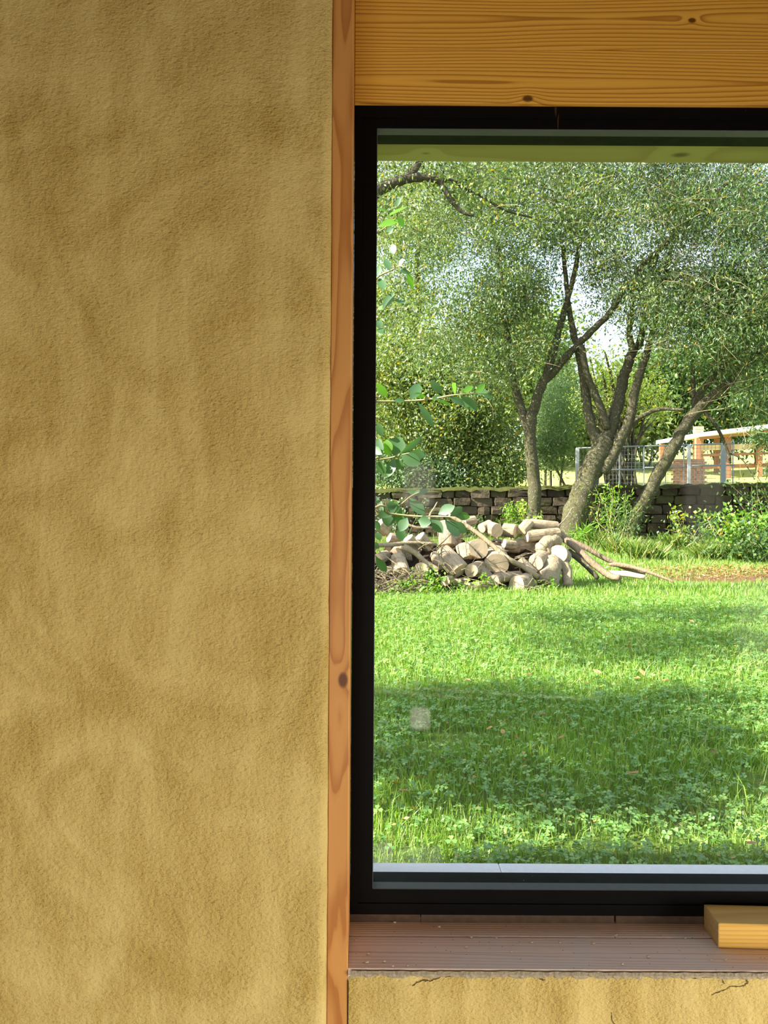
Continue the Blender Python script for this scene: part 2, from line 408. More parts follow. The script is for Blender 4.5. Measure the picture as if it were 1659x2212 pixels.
M['room'] = simple('room_plaster', (0.46, 0.34, 0.16), 0.9, 0.1, var=0.15, scale=5, vec='pos')
M['room_floor'] = simple('screed_floor', (0.52, 0.46, 0.36), 0.8, 0.2, var=0.2, scale=6, vec='pos')
M['ceiling'] = simple('ceiling_boards', (0.34, 0.27, 0.19), 0.8, 0.2, var=0.2, scale=6, vec='pos')
M['render'] = simple('outside_render', (0.55, 0.48, 0.36), 0.9, 0.1, var=0.1, scale=9, vec='pos')

M['bark_willow'] = bark_mat('willow_bark', (0.022, 0.017, 0.011), (0.125, 0.108, 0.075), mossamt=0.65, lichen=0.42, scale=13, zt=(1.0, 4.5))
M['bark_dark'] = bark_mat('dark_bark', (0.035, 0.028, 0.018), (0.12, 0.10, 0.07), mossamt=0.3, lichen=0.2, scale=8)
M['twig'] = simple('willow_twig', (0.16, 0.14, 0.07), 0.8, 0.2, var=0.4, scale=3)
M['leaf_willow'] = leaf_mat('willow_leaf', (0.030, 0.075, 0.020), (0.235, 0.315, 0.105), 0.45, 0.06, 0.04)
M['leaf_bush'] = leaf_mat('bush_leaf', (0.034, 0.075, 0.016), (0.250, 0.320, 0.090), 0.42, 0.05, 0.05)
M['leaf_dark'] = leaf_mat('dense_leaf', (0.030, 0.075, 0.018), (0.11, 0.19, 0.045), 0.45, 0.03, 0.03)
M['leaf_willow_dark'] = leaf_mat('willow_leaf_dark', (0.024, 0.070, 0.020), (0.165, 0.260, 0.080), 0.46, 0.04, 0.03)  # darker, greener leaf for the right-leaning willow
M['leaf_bright'] = leaf_mat('bright_leaf', (0.10, 0.22, 0.025), (0.24, 0.40, 0.06), 0.5, 0.025, 0.03)
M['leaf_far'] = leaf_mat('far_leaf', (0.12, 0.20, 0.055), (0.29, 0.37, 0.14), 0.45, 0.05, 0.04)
M['leaf_bluegreen'] = leaf_mat('bluegreen_leaf', (0.07, 0.14, 0.065), (0.19, 0.27, 0.14), 0.4, 0.03, 0.0)
M['leaf_yellow'] = leaf_mat('yellow_leaf', (0.17, 0.27, 0.04), (0.38, 0.46, 0.09), 0.5, 0.05, 0.1)
M['grass'] = leaf_mat('grass_blade', (0.115, 0.240, 0.024), (0.275, 0.420, 0.070), 0.40, 0.05, 0.05, (0.40, 0.34, 0.13))
M['grass_long'] = leaf_mat('long_grass_blade', (0.055, 0.125, 0.016), (0.19, 0.27, 0.045), 0.45, 0.03, 0.15, (0.40, 0.34, 0.13))
M['clover'] = leaf_mat('clover_leaf', (0.085, 0.230, 0.034), (0.250, 0.420, 0.085), 0.38, 0.07, 0.02, (0.45, 0.33, 0.08))
M['straw'] = leaf_mat('dry_straw', (0.28, 0.20, 0.09), (0.52, 0.40, 0.20), 0.25, 0.04, 0.0)
M['litter'] = leaf_mat('fallen_leaf', (0.20, 0.10, 0.035), (0.42, 0.26, 0.10), 0.2, 0.05, 0.0)
M['leaf_front'] = leaf_mat('broad_shrub_leaf', (0.045, 0.125, 0.036), (0.075, 0.18, 0.055), 0.42, 0.06, 0.0)
M['leaf_lime'] = leaf_mat('shrub_leaf_painted_backlight', (0.13, 0.32, 0.015), (0.18, 0.40, 0.02), 0.62, 0.05, 0.0)  # lime twin of the shrub leaf, backlight painted into its colour
M['stem'] = simple('shrub_stem', (0.33, 0.28, 0.13), 0.7, 0.3, var=0.3, scale=30)

def soil_mat():
    m, nt, out = newmat('lawn_soil'); g = N(nt); p = g.pos()
    n1 = g.noise(p, 1.3, 4, 0.6); n2 = g.noise(p, 28.0, 5, 0.65)
    near = g.mix(n2, (0.045, 0.085, 0.018), (0.15, 0.21, 0.045))
    near = g.mix(g.ramp(n1, [(0.60, 0.0), (0.70, 0.8)]), near, (0.19, 0.13, 0.06))
    q = g.n('ShaderNodeSeparateXYZ', {0: p})
    far = g.n('ShaderNodeMapRange', {0: q.outputs[1], 1: 21.0, 2: 22.0, 3: 0.0, 4: 1.0}).outputs[0]
    meadow = g.mix(g.noise(p, 0.8, 5, 0.65), (0.22, 0.34, 0.06), (0.56, 0.48, 0.20))
    c = g.mix(far, near, meadow)
    nm = g.bump(n2, 0.8, 0.03)
    nt.links.new(g.bsdf(c, 0.95, nm, 0.05), out.inputs[0]); return m
M['soil'] = soil_mat()
M['bare'] = simple('dry_bare_soil', (0.13, 0.075, 0.040), 0.95, 0.05, var=0.45, scale=14, bumpd=0.03, vec='pos')

def stone_mat():
    m, nt, out = newmat('mossy_stone'); g = N(nt); p = g.pos()
    info = g.n('ShaderNodeObjectInfo').outputs['Random']
    n = g.noise(p, 6.0, 5, 0.65)
    c = g.mix(info, (0.032, 0.023, 0.015), (0.115, 0.09, 0.062))  # tree shade on the wall is put into these darkened stone colours
    c = g.mix(g.m('MULTIPLY', n, 0.8), c, (0.04, 0.032, 0.022))
    ms = g.ramp(g.noise(p, 1.7, 5, 0.6), [(0.46, 0.0), (0.62, 1.0)])
    c = g.mix(g.m('MULTIPLY', ms, 0.65), c, (0.06, 0.066, 0.020))
    nm = g.bump(n, 0.9, 0.05)
    nt.links.new(g.bsdf(c, 0.95, nm, 0.1), out.inputs[0]); return m
M['stone'] = stone_mat()
M['wall_core'] = simple('wall_core_earth', (0.035, 0.026, 0.018), 1.0, 0.0, var=0.4, scale=9, vec='pos')
M['moss'] = simple('wall_top_moss', (0.055, 0.060, 0.020), 1.0, 0.0, var=0.5, scale=9, bumpd=0.03, vec='pos')

def log_bark():
    m, nt, out = newmat('weathered_log_side'); g = N(nt); p = g.objc()
    info = g.n('ShaderNodeObjectInfo').outputs['Random']
    ps = g.scale(p, (2.2, 34, 34)); n1 = g.noise(ps, 1.0, 4, 0.65); n2 = g.noise(p, 9.0, 4, 0.6)
    c = g.mix(n1, (0.15, 0.105, 0.060), (0.62, 0.50, 0.345))
    c = g.mix(g.m('MULTIPLY', g.ramp(n2, [(0.48, 0.0), (0.62, 1.0)]), g.m('ADD', 0.15, g.m('MULTIPLY', info, 0.60))), c, (0.095, 0.066, 0.038))
    nm = g.bump(n1, 1.0, 0.05)
    nt.links.new(g.bsdf(c, 0.9, nm, 0.1), out.inputs[0]); return m
def log_end():
    m, nt, out = newmat('sawn_log_end'); g = N(nt); p = g.objc()
    info = g.n('ShaderNodeObjectInfo').outputs['Random']
    q = g.n('ShaderNodeSeparateXYZ', {0: p}); y, z = q.outputs[1], q.outputs[2]
    r = g.m('SQRT', g.m('ADD', g.m('MULTIPLY', y, y), g.m('MULTIPLY', z, z)))
    r = g.m('ADD', r, g.m('MULTIPLY', g.noise(p, 14.0, 3), 0.03))
    t = g.m('FRACT', g.m('MULTIPLY', r, 62.0))
    c = g.mix(g.ramp(t, [(0.0, 0.0), (0.7, 0.25), (0.92, 1.0), (1.0, 0.0)]), (0.58, 0.43, 0.285), (0.34, 0.225, 0.135))
    c = g.mix(g.m('MULTIPLY', info, 0.4), c, (0.34, 0.29, 0.23))
    st = g.ramp(g.noise(p, 11.0, 4, 0.6), [(0.5, 0.0), (0.68, 1.0)])
    c = g.mix(g.m('MULTIPLY', st, 0.4), c, (0.25, 0.18, 0.11))
    nt.links.new(g.bsdf(c, 0.9, g.bump(t, 0.4, 0.003), 0.1), out.inputs[0]); return m
M['log_side'] = log_bark(); M['log_end'] = log_end()
M['branch'] = bark_mat('pale_branch_bark', (0.13, 0.095, 0.057), (0.46, 0.37, 0.25), mossamt=0.35, moss=(0.20, 0.17, 0.06), lichen=0.2, scale=8)
M['pole'] = bark_mat('weathered_pole', (0.13, 0.085, 0.055), (0.36, 0.27, 0.18), mossamt=0.15, moss=(0.20, 0.15, 0.08), lichen=0.1, scale=9)
M['split'] = simple('pale_split_wood', (0.55, 0.44, 0.30), 0.85, 0.1, var=0.2, scale=10)
M['galv'] = simple('galvanised_steel', (0.20, 0.225, 0.24), 0.45, 0.5, metal=0.3, var=0.12, scale=4)
M['galv_pale'] = simple('pale_galvanised_steel', (0.42, 0.44, 0.46), 0.5, 0.5, var=0.08, scale=4)
M['shed_wood'] = simple('red_brown_timber', (0.34, 0.155, 0.085), 0.8, 0.2, var=0.2, scale=5)
M['shed_pale'] = simple('pale_timber', (0.62, 0.48, 0.30), 0.8, 0.2, var=0.2, scale=5)
M['roof_white'] = simple('white_sheet_roof', (0.85, 0.85, 0.84), 0.5, 0.4, var=0.05, scale=3)
M['brick'] = simple('weathered_brick', (0.50, 0.27, 0.17), 0.9, 0.1, var=0.3, scale=7)
M['pebble'] = simple('pale_grit', (0.45, 0.38, 0.28), 0.9, 0.1, var=0.3, scale=60)

# ------------------------------------------------------------------ the house
WF = 1.44                      # room face of the window wall
FY = 1.59                      # room face of the window frame
OUT = 1.79                     # outer face of the house wall
XL = (712 - CX) / F * WF       # post, left edge
XR = (757.6 - CX) / F * WF     # post, right edge
RX = 1.30                      # right-hand reveal
FLOOR, CEIL = -0.25, 2.65
zs_b = P(1180, 1993, 1.60).z   # sill top
ZS = zs_b
YSF = Yfor(1200, 2094, ZS)     # sill front
RM = dict(x0=-2.6, x1=2.7, y0=-3.0)

# earth plaster wall left of the window, its edge rounded towards the post
prof = []
for i in range(9):
    a = i / 8 * math.pi / 2
    prof.append((XL - 0.020 + 0.020 * math.sin(a), WF - 0.012 + 0.012 * (1 - math.cos(a))))
xs = [(RM['x0'] - 0.25, WF - 0.012)] + [(x, WF - 0.012) for x in np.linspace(-1.2, XL - 0.06, 6)] + prof
NZ = 60
V = []; Fc = []
rr = random.Random(3)
for iz in range(NZ + 1):
    z = FLOOR + (CEIL - FLOOR) * iz / NZ
    for k, (x, y) in enumerate(xs):
        j = 0.0007 * rr.uniform(-1, 1) if k > 4 else 0
        V.append((x + j, y + (j if 4 < k < 14 else 0), z))
m_ = len(xs)
for iz in range(NZ):
    for k in range(m_ - 1):
        a = iz * m_ + k; Fc.append((a, a + 1, a + 1 + m_, a + m_))
w = struct('wall_front', (-1.0, WF, FLOOR))
obj('plaster', V, Fc, M['plaster'], w, smooth=True)
box('masonry', RM['x0'] - 0.25, XL - 0.0005, WF + 0.0005, OUT - 0.02, FLOOR, CEIL, M['room'], w)
box('outer_render', RM['x0'] - 0.25, XL, OUT - 0.02, OUT, FLOOR - 0.1, CEIL, M['render'], w)
# pier right of the window and strip above it (outside the picture, they carry the wall on)
w2 = struct('wall_front_right', (2.0, WF, FLOOR))
box('plaster', RX + 0.04, RM['x1'], WF - 0.01, OUT - 0.02, FLOOR, CEIL, M['plaster'], w2)
box('outer_render', RX + 0.04, RM['x1'] + 0.25, OUT - 0.02, OUT, FLOOR - 0.1, CEIL, M['render'], w2)
# low wall under the sill
w3 = struct('wall_front_low', (0.5, WF, FLOOR))
nx, nz = 90, 30
ztop = P(1200, 2106, WF).z
V = []; Fc = []
for iz in range(nz + 1):
    for ix in range(nx + 1):
        x = XR + 0.0015 + (RX - XR) * ix / nx
        z = FLOOR + (ztop - FLOOR) * (iz / nz) ** 0.6
        y = WF - 0.002 + 0.0015 * math.sin(x * 23 + z * 9) + 0.001 * math.sin(x * 61)
        if iz == nz:
            z += 0.002 * math.sin(x * 47) + 0.0022 * math.sin(x * 131 + 1) - 0.004 * max(0, math.sin(x * 19 - 4)) ** 4; y += 0.004
        V.append((x, y, z))
for iz in range(nz):
    for ix in range(nx):
        a = iz * (nx + 1) + ix; Fc.append((a, a + 1, a + nx + 2, a + nx + 1))
obj('plaster', V, Fc, M['plaster_low'], w3, smooth=True)
box('mortar_bed', XR + 0.002, RX, WF + 0.0035, FY, ztop - 0.06, P(1200, 2094, YSF).z - 0.024, M['mortar'], w3)
box('masonry', XR + 0.002, RX, WF + 0.006, OUT - 0.02, FLOOR, ztop - 0.06, M['room'], w3)
box('outer_render', XL, RX + 0.04, OUT - 0.02, OUT, FLOOR - 0.1, ZS - 0.02, M['render'], w3)
# ragged mortar line between sill and plaster
V = []; Fc = []
nx = 160
zt = ZS - 0.0006
for ix in range(nx + 1):
    x = XR + 0.004 + (RX - XR - 0.006) * ix / nx
    j = rr.uniform(-1, 1)
    V.append((x, WF - 0.0025 + 0.0006 * j, zt - 0.0010 + 0.0006 * j)); V.append((x, WF - 0.0055 + 0.0008 * rr.uniform(-1, 1), (zt + ztop) / 2 - 0.0015))
    V.append((x, WF - 0.0022, ztop - 0.004 + 0.0030 * rr.uniform(-1, 1)))
for ix in range(nx):
    a = ix * 3; Fc += [(a, a + 1, a + 4, a + 3), (a + 1, a + 2, a + 5, a + 4)]
obj('mortar_edge', V, Fc, M['mortar'], w3)

# room shell
def wallbox(name, *a):
    return box(name, *a, M['room'], None, kind='structure')
wallbox('wall_left', RM['x0'] - 0.25, RM['x0'], RM['y0'] - 0.25, WF - 0.0125, FLOOR, CEIL)
wl = struct('wall_right', (RM['x1'], -0.1, FLOOR))
box('pier', RM['x1'], RM['x1'] + 0.25, RM['y0'] - 0.25, -0.80, FLOOR, CEIL, M['room'], wl)
box('pier', RM['x1'], RM['x1'] + 0.25, 0.60, OUT - 0.02, FLOOR, CEIL, M['room'], wl)
box('header', RM['x1'], RM['x1'] + 0.25, -0.80, 0.60, 1.35, CEIL, M['room'], wl)
wn2 = struct('window_2', (RM['x1'] + 0.1, -0.1, FLOOR))
for a in ((-0.80, -0.74), (0.54, 0.60)):
    box('jamb', RM['x1'] + 0.08, RM['x1'] + 0.16, a[0], a[1], FLOOR, 1.35, M['frame'], wn2)
box('head', RM['x1'] + 0.08, RM['x1'] + 0.16, -0.74, 0.54, 1.28, 1.35, M['frame'], wn2)
wb = struct('wall_back', (0, RM['y0'], FLOOR))
D0, D1, DT = -2.15, -0.15, 1.95
box('pier', RM['x0'], D0, RM['y0'] - 0.25, RM['y0'], FLOOR, CEIL, M['room'], wb)
box('pier', D1, RM['x1'], RM['y0'] - 0.25, RM['y0'], FLOOR, CEIL, M['room'], wb)
box('header', D0, D1, RM['y0'] - 0.25, RM['y0'], DT, CEIL, M['room'], wb)
dr = struct('door_1', ((D0 + D1) / 2, RM['y0'] - 0.1, FLOOR))
for nm_, a in (('jamb', (D0, D0 + 0.06, DT)), ('jamb', (D1 - 0.06, D1, DT)), ('mullion', ((D0 + D1) / 2 - 0.035, (D0 + D1) / 2 + 0.035, DT))):
    box(nm_, a[0], a[1], RM['y0'] - 0.16, RM['y0'] - 0.08, FLOOR, DT, M['frame'], dr)
box('head', D0 + 0.06, D1 - 0.06, RM['y0'] - 0.16, RM['y0'] - 0.08, DT - 0.07, DT, M['frame'], dr)
box('floor', RM['x0'] - 0.25, RM['x1'] + 0.25, RM['y0'] - 0.25, WF - 0.012, FLOOR - 0.1, FLOOR, M['room_floor'], None, kind='structure')
box('ceiling', RM['x0'] - 0.25, RM['x1'] + 0.25, RM['y0'] - 0.25, OUT - 0.02, CEIL, CEIL + 0.1, M['ceiling'], None, kind='structure')

# timber post edge beside the plaster
pst = struct('trim_post', ((XL + XR) / 2, WF, FLOOR))
v, f = boxg(XL, XR, WF, FY + 0.05, FLOOR, CEIL, 0.0018)
obj('post', v, f, M['post'], pst)
# lintel of two glued boards
lt = struct('trim_lintel', (0.6, 1.6, zlb))
def tilted(x0, x1, y0, y1, z0, z1, b):
    return boxg(x0, x1, y0, y1, z0, z1, b)
v, f = boxg(XR + 0.0005, RX + 0.04, 1.575, OUT - 0.021, zj + 0.0004, CEIL - 0.001, 0.0007); obj('board', v, f, M['lintel_a'], lt)
v, f = boxg(XR + 0.0005, RX + 0.04, 1.575, 1.70, zlb, zj - 0.0004, 0.0007); obj('board', v, f, M['lintel_b'], lt)
box('outer_render', XL, RX + 0.04, OUT - 0.02, OUT, P(1200, 350, OUT).z, CEIL, M['render'], lt)
# right reveal post
box('trim_post_right', RX, RX + 0.04, WF, FY + 0.05, FLOOR, CEIL, M['post'], None, kind='structure')
# sill: three boards, the back one a little higher
sl = struct('trim_sill', (0.6, 1.5, ZS))
y1 = Yfor(1200, 2025, ZS); y2 = Yfor(1200, 2058, ZS)
XS = P(753, 2040, 1.5).x
for (a, b, dz) in ((y1 + 0.0020, FY + 0.02, 0.0004), (y2 + 0.0007, y1 - 0.0014, 0.0), (YSF, y2 - 0.0007, -0.0002)):
    v, f = boxg(XS, RX, a, b, ZS - 0.022, ZS + dz, 0.0002); obj('board', v, f, M['sill'], sl)

# ------------------------------------------------------------------ window
wnd = struct('window_1', (0.6, FY, ZS))
zf0 = P(1200, 1976, FY).z; zf1 = zlb - 0.0005
zi0 = P(1200, 1924, FY).z; zi1 = P(1200, 278.5, FY).z
xi = (809.5 - CX) / F * FY
XF0 = XR + 0.001; XF1 = RX
def mitre(name, pts4, y0, y1, mat, parent):
    """a frame member: quad in x,z extruded in y"""
    V = [(x, y, z) for y in (y0, y1) for (x, z) in pts4]
    f = [(0, 1, 2, 3), (7, 6, 5, 4), (0, 4, 5, 1), (1, 5, 6, 2), (2, 6, 7, 3), (3, 7, 4, 0)]
    return obj(name, V, f, mat, parent)
xr_i = XF1 - 0.047
mitre('frame_member', [(XF0, zf0), (xi, zi0), (xi, zi1), (XF0, zf1)], FY, 1.665, M['frame'], wnd)
mitre('frame_member', [(XF1, zf0), (XF1, zf1), (xr_i, zi1), (xr_i, zi0)], FY, 1.665, M['frame'], wnd)
mitre('frame_member', [(XF0, zf1), (xi, zi1), (xr_i, zi1), (XF1, zf1)], FY, 1.665, M['frame'], wnd)
mitre('frame_member', [(XF0, zf0), (XF1, zf0), (xr_i, zi0), (xi, zi0)], FY, 1.665, M['frame'], wnd)
# raised outer rim of the frame (a fine line runs down the member)
xm = (779 - CX) / F * FY
mitre('frame_rim', [(XF0, zf0), (xm, zf0 + 0.022), (xm, zf1 - 0.024), (XF0, zf1)], FY - 0.003, FY - 0.0002, M['frame'], wnd)
mitre('frame_rim', [(XF0, zf0), (XF1, zf0), (XF1 - 0.02, zf0 + 0.022), (xm, zf0 + 0.022)], FY - 0.003, FY - 0.0002, M['frame'], wnd)
mitre('frame_rim', [(XF0, zf1), (xm, zf1 - 0.024), (XF1 - 0.02, zf1 - 0.024), (XF1, zf1)], FY - 0.003, FY - 0.0002, M['frame'], wnd)
# glazing beads and gaskets round the pane
ybe = FY + 0.030
zb0 = P(1200, 1907, ybe).z; zb1 = P(1200, 291, ybe).z
box('glazing_bead', xi + 0.0002, xr_i - 0.0002, FY + 0.002, ybe, zi0 - 0.004, zi0 + 0.0012, M['bead'], wnd, b=0.0008)
box('glazing_bead', xi + 0.0002, xr_i - 0.0002, FY + 0.002, ybe, zi1 - 0.0012, zi1 + 0.004, M['bead'], wnd, b=0.0008)
box('glazing_bead', xi - 0.004, xi + 0.0012, FY + 0.002, ybe, zi0 + 0.0012, zi1 - 0.0012, M['bead'], wnd, b=0.0005)
gz0 = P(1200, 1889, 1.667).z; gz1 = P(1200, 305, 1.667).z
box('gasket', xi - 0.003, xr_i, ybe + 0.0002, 1.668, zi0 - 0.004, gz0, M['gasket'], wnd)
box('gasket', xi - 0.003, xr_i, ybe + 0.0002, 1.668, gz1, zi1 + 0.004, M['gasket'], wnd)
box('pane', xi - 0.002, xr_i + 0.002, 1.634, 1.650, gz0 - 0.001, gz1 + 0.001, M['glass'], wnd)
box('packing_strip', XS, (914 - CX) / F * 1.6 - 0.001, 1.597, 1.66, ZS + 0.0006, zf0 - 0.0004, M['packer'], wnd)
box('packing_strip', (914 - CX) / F * 1.6 + 0.001, (1333 - CX) / F * 1.6 - 0.002, 1.597, 1.66, ZS + 0.0006, zf0 - 0.0004, M['packer'], wnd)
box('packing_strip', (1333 - CX) / F * 1.6 + 0.002, RX - 0.002, 1.597, 1.66, ZS + 0.0006, zf0 - 0.0004, M['packer'], wnd)
# outside: pale ledge below, timber soffit above, reveals at the sides
zl = gz0 - 0.006
yl = Yfor(1200, 1865, zl)
lg = struct('trim_ledge', (0.6, 1.72, zl))
xsj = (1083 - CX) / F * 1.72
for a, b in ((XL - 0.03, xsj - 0.0006), (xsj + 0.0006, RX + 0.05)):
    box('ledge_slab', a, b, 1.669, yl, zl - 0.03, zl, M['ledge'], lg, b=0.002)
zsf = gz1 + 0.004
ysf = Yfor(1200, 350, zsf)
sf = struct('trim_soffit', (0.6, 1.72, zsf))
box('board', XL - 0.03, RX + 0.05, 1.669, ysf, zsf, zsf + 0.025, M['soffit'], sf, b=0.0015)

# ------------------------------------------------------------------ offcut on the sill
yA = Yfor(1552, 2049, ZS); A = P(1552, 2049, yA); yB = min(Yfor(1521, 2003, ZS), 1.583); B = P(1521, 2003, yB)
d = (B - A); d.z = 0; dl = d.length; d.normalize(); e = Vector((d.y, -d.x, 0))
hh = 53 / F * yA
oc = thing('timber_offcut', 'short yellow sawn timber block lying on the right end of the window sill', 'timber block', (A.x, A.y, ZS))
z0 = ZS + 0.0012
def prism(a, b, d, e, w, l, z0, z1, bev=0.0015):
    v, f = boxg(0, l, 0, w, z0, z1, bev)
    return [a + e * q.x + d * q.y + Vector((0, 0, q.z - a.z)) for q in [Vector(t) for t in v]], f
v, f = prism(A, B, d, e, dl, 0.42, z0, z0 + hh)
obj('block', v, f, M['block'], oc)
v, f = prism(A - e * 0.0004, B, d, e, dl, 0.0016, z0 + 0.0008, z0 + hh - 0.0008, 0.0003)
v = [q + d * 0.0 for q in v]
obj('end_grain', v, f, M['block_end'], oc, label='rougher sawn end grain')

# crumbs of dried plaster left on the sill
crumb_spots = [(769, 2032), (795, 2062), (792, 2080), (830, 2078), (848, 2088), (880, 2087), (1007, 2047), (1018, 2026), (1104, 2057), (1072, 2027), (1148, 2037), (949, 2003), (852, 1994), (1209, 2037), (1281, 2039), (1535, 2075), (1567, 2075), (1480, 2027), (1330, 2021), (1345, 2084), (1400, 2068)]
ring = None
for k, (px, py) in enumerate(crumb_spots):
    zt_ = ZS + (0.0004 if py < 2024 else 0.0)
    y = Yfor(px, py, zt_); c = P(px, py, y); s = 0.0016 + 0.0016 * rr.random()
    import bmesh
    bm = bmesh.new(); bmesh.ops.create_icosphere(bm, subdivisions=1, radius=s)
    vv = [c + Vector((q.co.x * 1.4 * (1 + rr.uniform(-.3, .3)), q.co.y * (1 + rr.uniform(-.3, .3)), q.co.z * 0.8 + s * 0.7)) for q in bm.verts]
    bm.verts.index_update(); ff = [tuple(q.index for q in t.verts) for t in bm.faces]; bm.free()
    obj('plaster_crumb', vv, ff, M['pebble'], None, base=c, label='tiny crumb of dried plaster lying on the dusty wooden sill', category='crumb', group='plaster crumbs on the sill')

# ------------------------------------------------------------------ ground
def gz(x, y):
    z = 0.0
    if y > 11.0: z += 0.004 * (y - 11.0)
    z += 0.02 * math.sin(x * 0.9 + 1.3) * math.sin(y * 0.7) * min(1, max(0, (y - 2) / 4))
    if y > 15: z += 0.05 * max(0, min(1, (y - 15) / 5)) * (1 + 0.1 * x)
    return z
def gz_far(x, y):
    return 1.05 + 0.012 * x + max(0, y - 22) * 0.075 + 0.15 * math.sin(x * 0.35) * math.sin(y * 0.22)
def grid(name, xs, ys, fn, mat, **t):
    V = [(x, y, fn(x, y)) for y in ys for x in xs]; n = len(xs)
    Fc = [(j * n + i, j * n + i + 1, (j + 1) * n + i + 1, (j + 1) * n + i) for j in range(len(ys) - 1) for i in range(n - 1)]
    return obj(name, V, Fc, mat, None, smooth=True, **t)
grid('lawn_ground', np.linspace(-22, 26, 97), np.linspace(1.8, 21.3, 60), gz, M['soil'], kind='structure')
grid('meadow_ground', np.linspace(-40, 60, 81), np.linspace(21.3, 90, 50), gz_far, M['soil'], kind='structure')

# ------------------------------------------------------------------ leaf clouds (numpy)
def leaf_mesh(pos, nrm, dirv, L, Wd, fold=0.12):
    """diamond leaves of two triangles folded along the midrib"""
    n = len(pos)
    d = dirv / np.linalg.norm(dirv, axis=1, keepdims=True)
    s = np.cross(nrm, d); s /= (np.linalg.norm(s, axis=1, keepdims=True) + 1e-9)
    nn = np.cross(d, s)
    L = L[:, None]; Wd = Wd[:, None]
    a = pos; c = pos + d * L
    b = pos + d * L * 0.45 + s * Wd * 0.5 + nn * Wd * fold
    e = pos + d * L * 0.45 - s * Wd * 0.5 + nn * Wd * fold
    V = np.stack([a, b, c, e], axis=1).reshape(-1, 3)
    i = np.arange(n)[:, None] * 4
    Fc = np.concatenate([i + np.array([[0, 1, 2]]), i + np.array([[0, 2, 3]])], axis=1).reshape(-1, 3)
    return V, Fc

def cloud(centres, radii, per, L, Wd, droop=0.35, flat=0.75):
    """leaves scattered in gaussian clumps"""
    C = np.repeat(np.asarray(centres), per, axis=0); Rr = np.repeat(np.asarray(radii), per)
    n = len(C)
    g = rng.normal(size=(n, 3)); g[:, 2] *= flat
    g *= (Rr * 0.72)[:, None]
    p = C + g
    d = rng.normal(size=(n, 3)); d[:, 2] -= droop * 1.5
    nr = rng.normal(size=(n, 3)); nr[:, 2] += 0.9
    l = L * rng.uniform(0.65, 1.3, n); w = Wd * rng.uniform(0.7, 1.3, n)
    return leaf_mesh(p, nr, d, l, w)

def px_clumps(regions, seed):
    """regions: (cx, cy, rx, ry, depth, ddepth, count, clump radius) in photo pixels"""
    r = random.Random(seed); C = []; Rr = []
    for (cx, cy, rx, ry, dp, dd, cnt, cr) in regions:
        for _ in range(cnt):
            while True:
                a, b, c = r.uniform(-1, 1), r.uniform(-1, 1), r.uniform(-1, 1)
                if a * a + b * b + c * c <= 1: break
            C.append(tuple(P(cx + rx * a, cy + ry * b, dp + dd * c))); Rr.append(cr * r.uniform(0.6, 1.4))
    return C, Rr

def limb(name, pxs, w0, w1, Y, mat, parent, dy=0.0, seed=0, n=9, rough=0.10, zbase=None):
    """a trunk or limb along photo pixels; w0, w1 its width in pixels at both ends"""
    pts = []
    m = len(pxs)
    for i, (a, b) in enumerate(pxs):
        pts.append(P(a, b, Y + dy * i / max(1, m - 1)))
    if zbase is not None: pts[0].z = zbase
    pts = smooth_line(pts, 4)
    r_ = random.Random(seed + 5)
    rad = [(w0 + (w1 - w0) * i / (len(pts) - 1)) / 2 / F * Y for i in range(len(pts))]
    pts = [p + Vector((r_.uniform(-1, 1), r_.uniform(-1, 1), r_.uniform(-1, 1))) * 0.10 * r for p, r in zip(pts, rad)]
    v, f = tubeg(pts, rad, n, rough, seed)
    return obj(name, v, f, mat, parent, smooth=True)

def twigs(name, centres, mat, parent, seed, n=2, ln=0.9, r0=0.008, up=-0.1):
    """fine twigs through the leaf clumps, joined"""
    r = random.Random(seed); gs = []
    for c in centres:
        for _ in range(n):
            p = Vector(c) + Vector((r.gauss(0, .25), r.gauss(0, .25), r.gauss(0, .2)))
            d = Vector((r.gauss(0, 1), r.gauss(0, 1), r.gauss(up, .8))).normalized()
            pts = [p]
            for k in range(3):
                d = (d + Vector((r.gauss(0, .25), r.gauss(0, .25), r.gauss(0, .2) - 0.05))).normalized()
                pts.append(pts[-1] + d * ln / 3)
            gs.append(tubeg(pts, [r0, r0 * .8, r0 * .6, r0 * .3], 3, 0, 0, False))
    v, f = merge(*gs)
    return obj(name, v, f, mat, parent, kind='stuff')

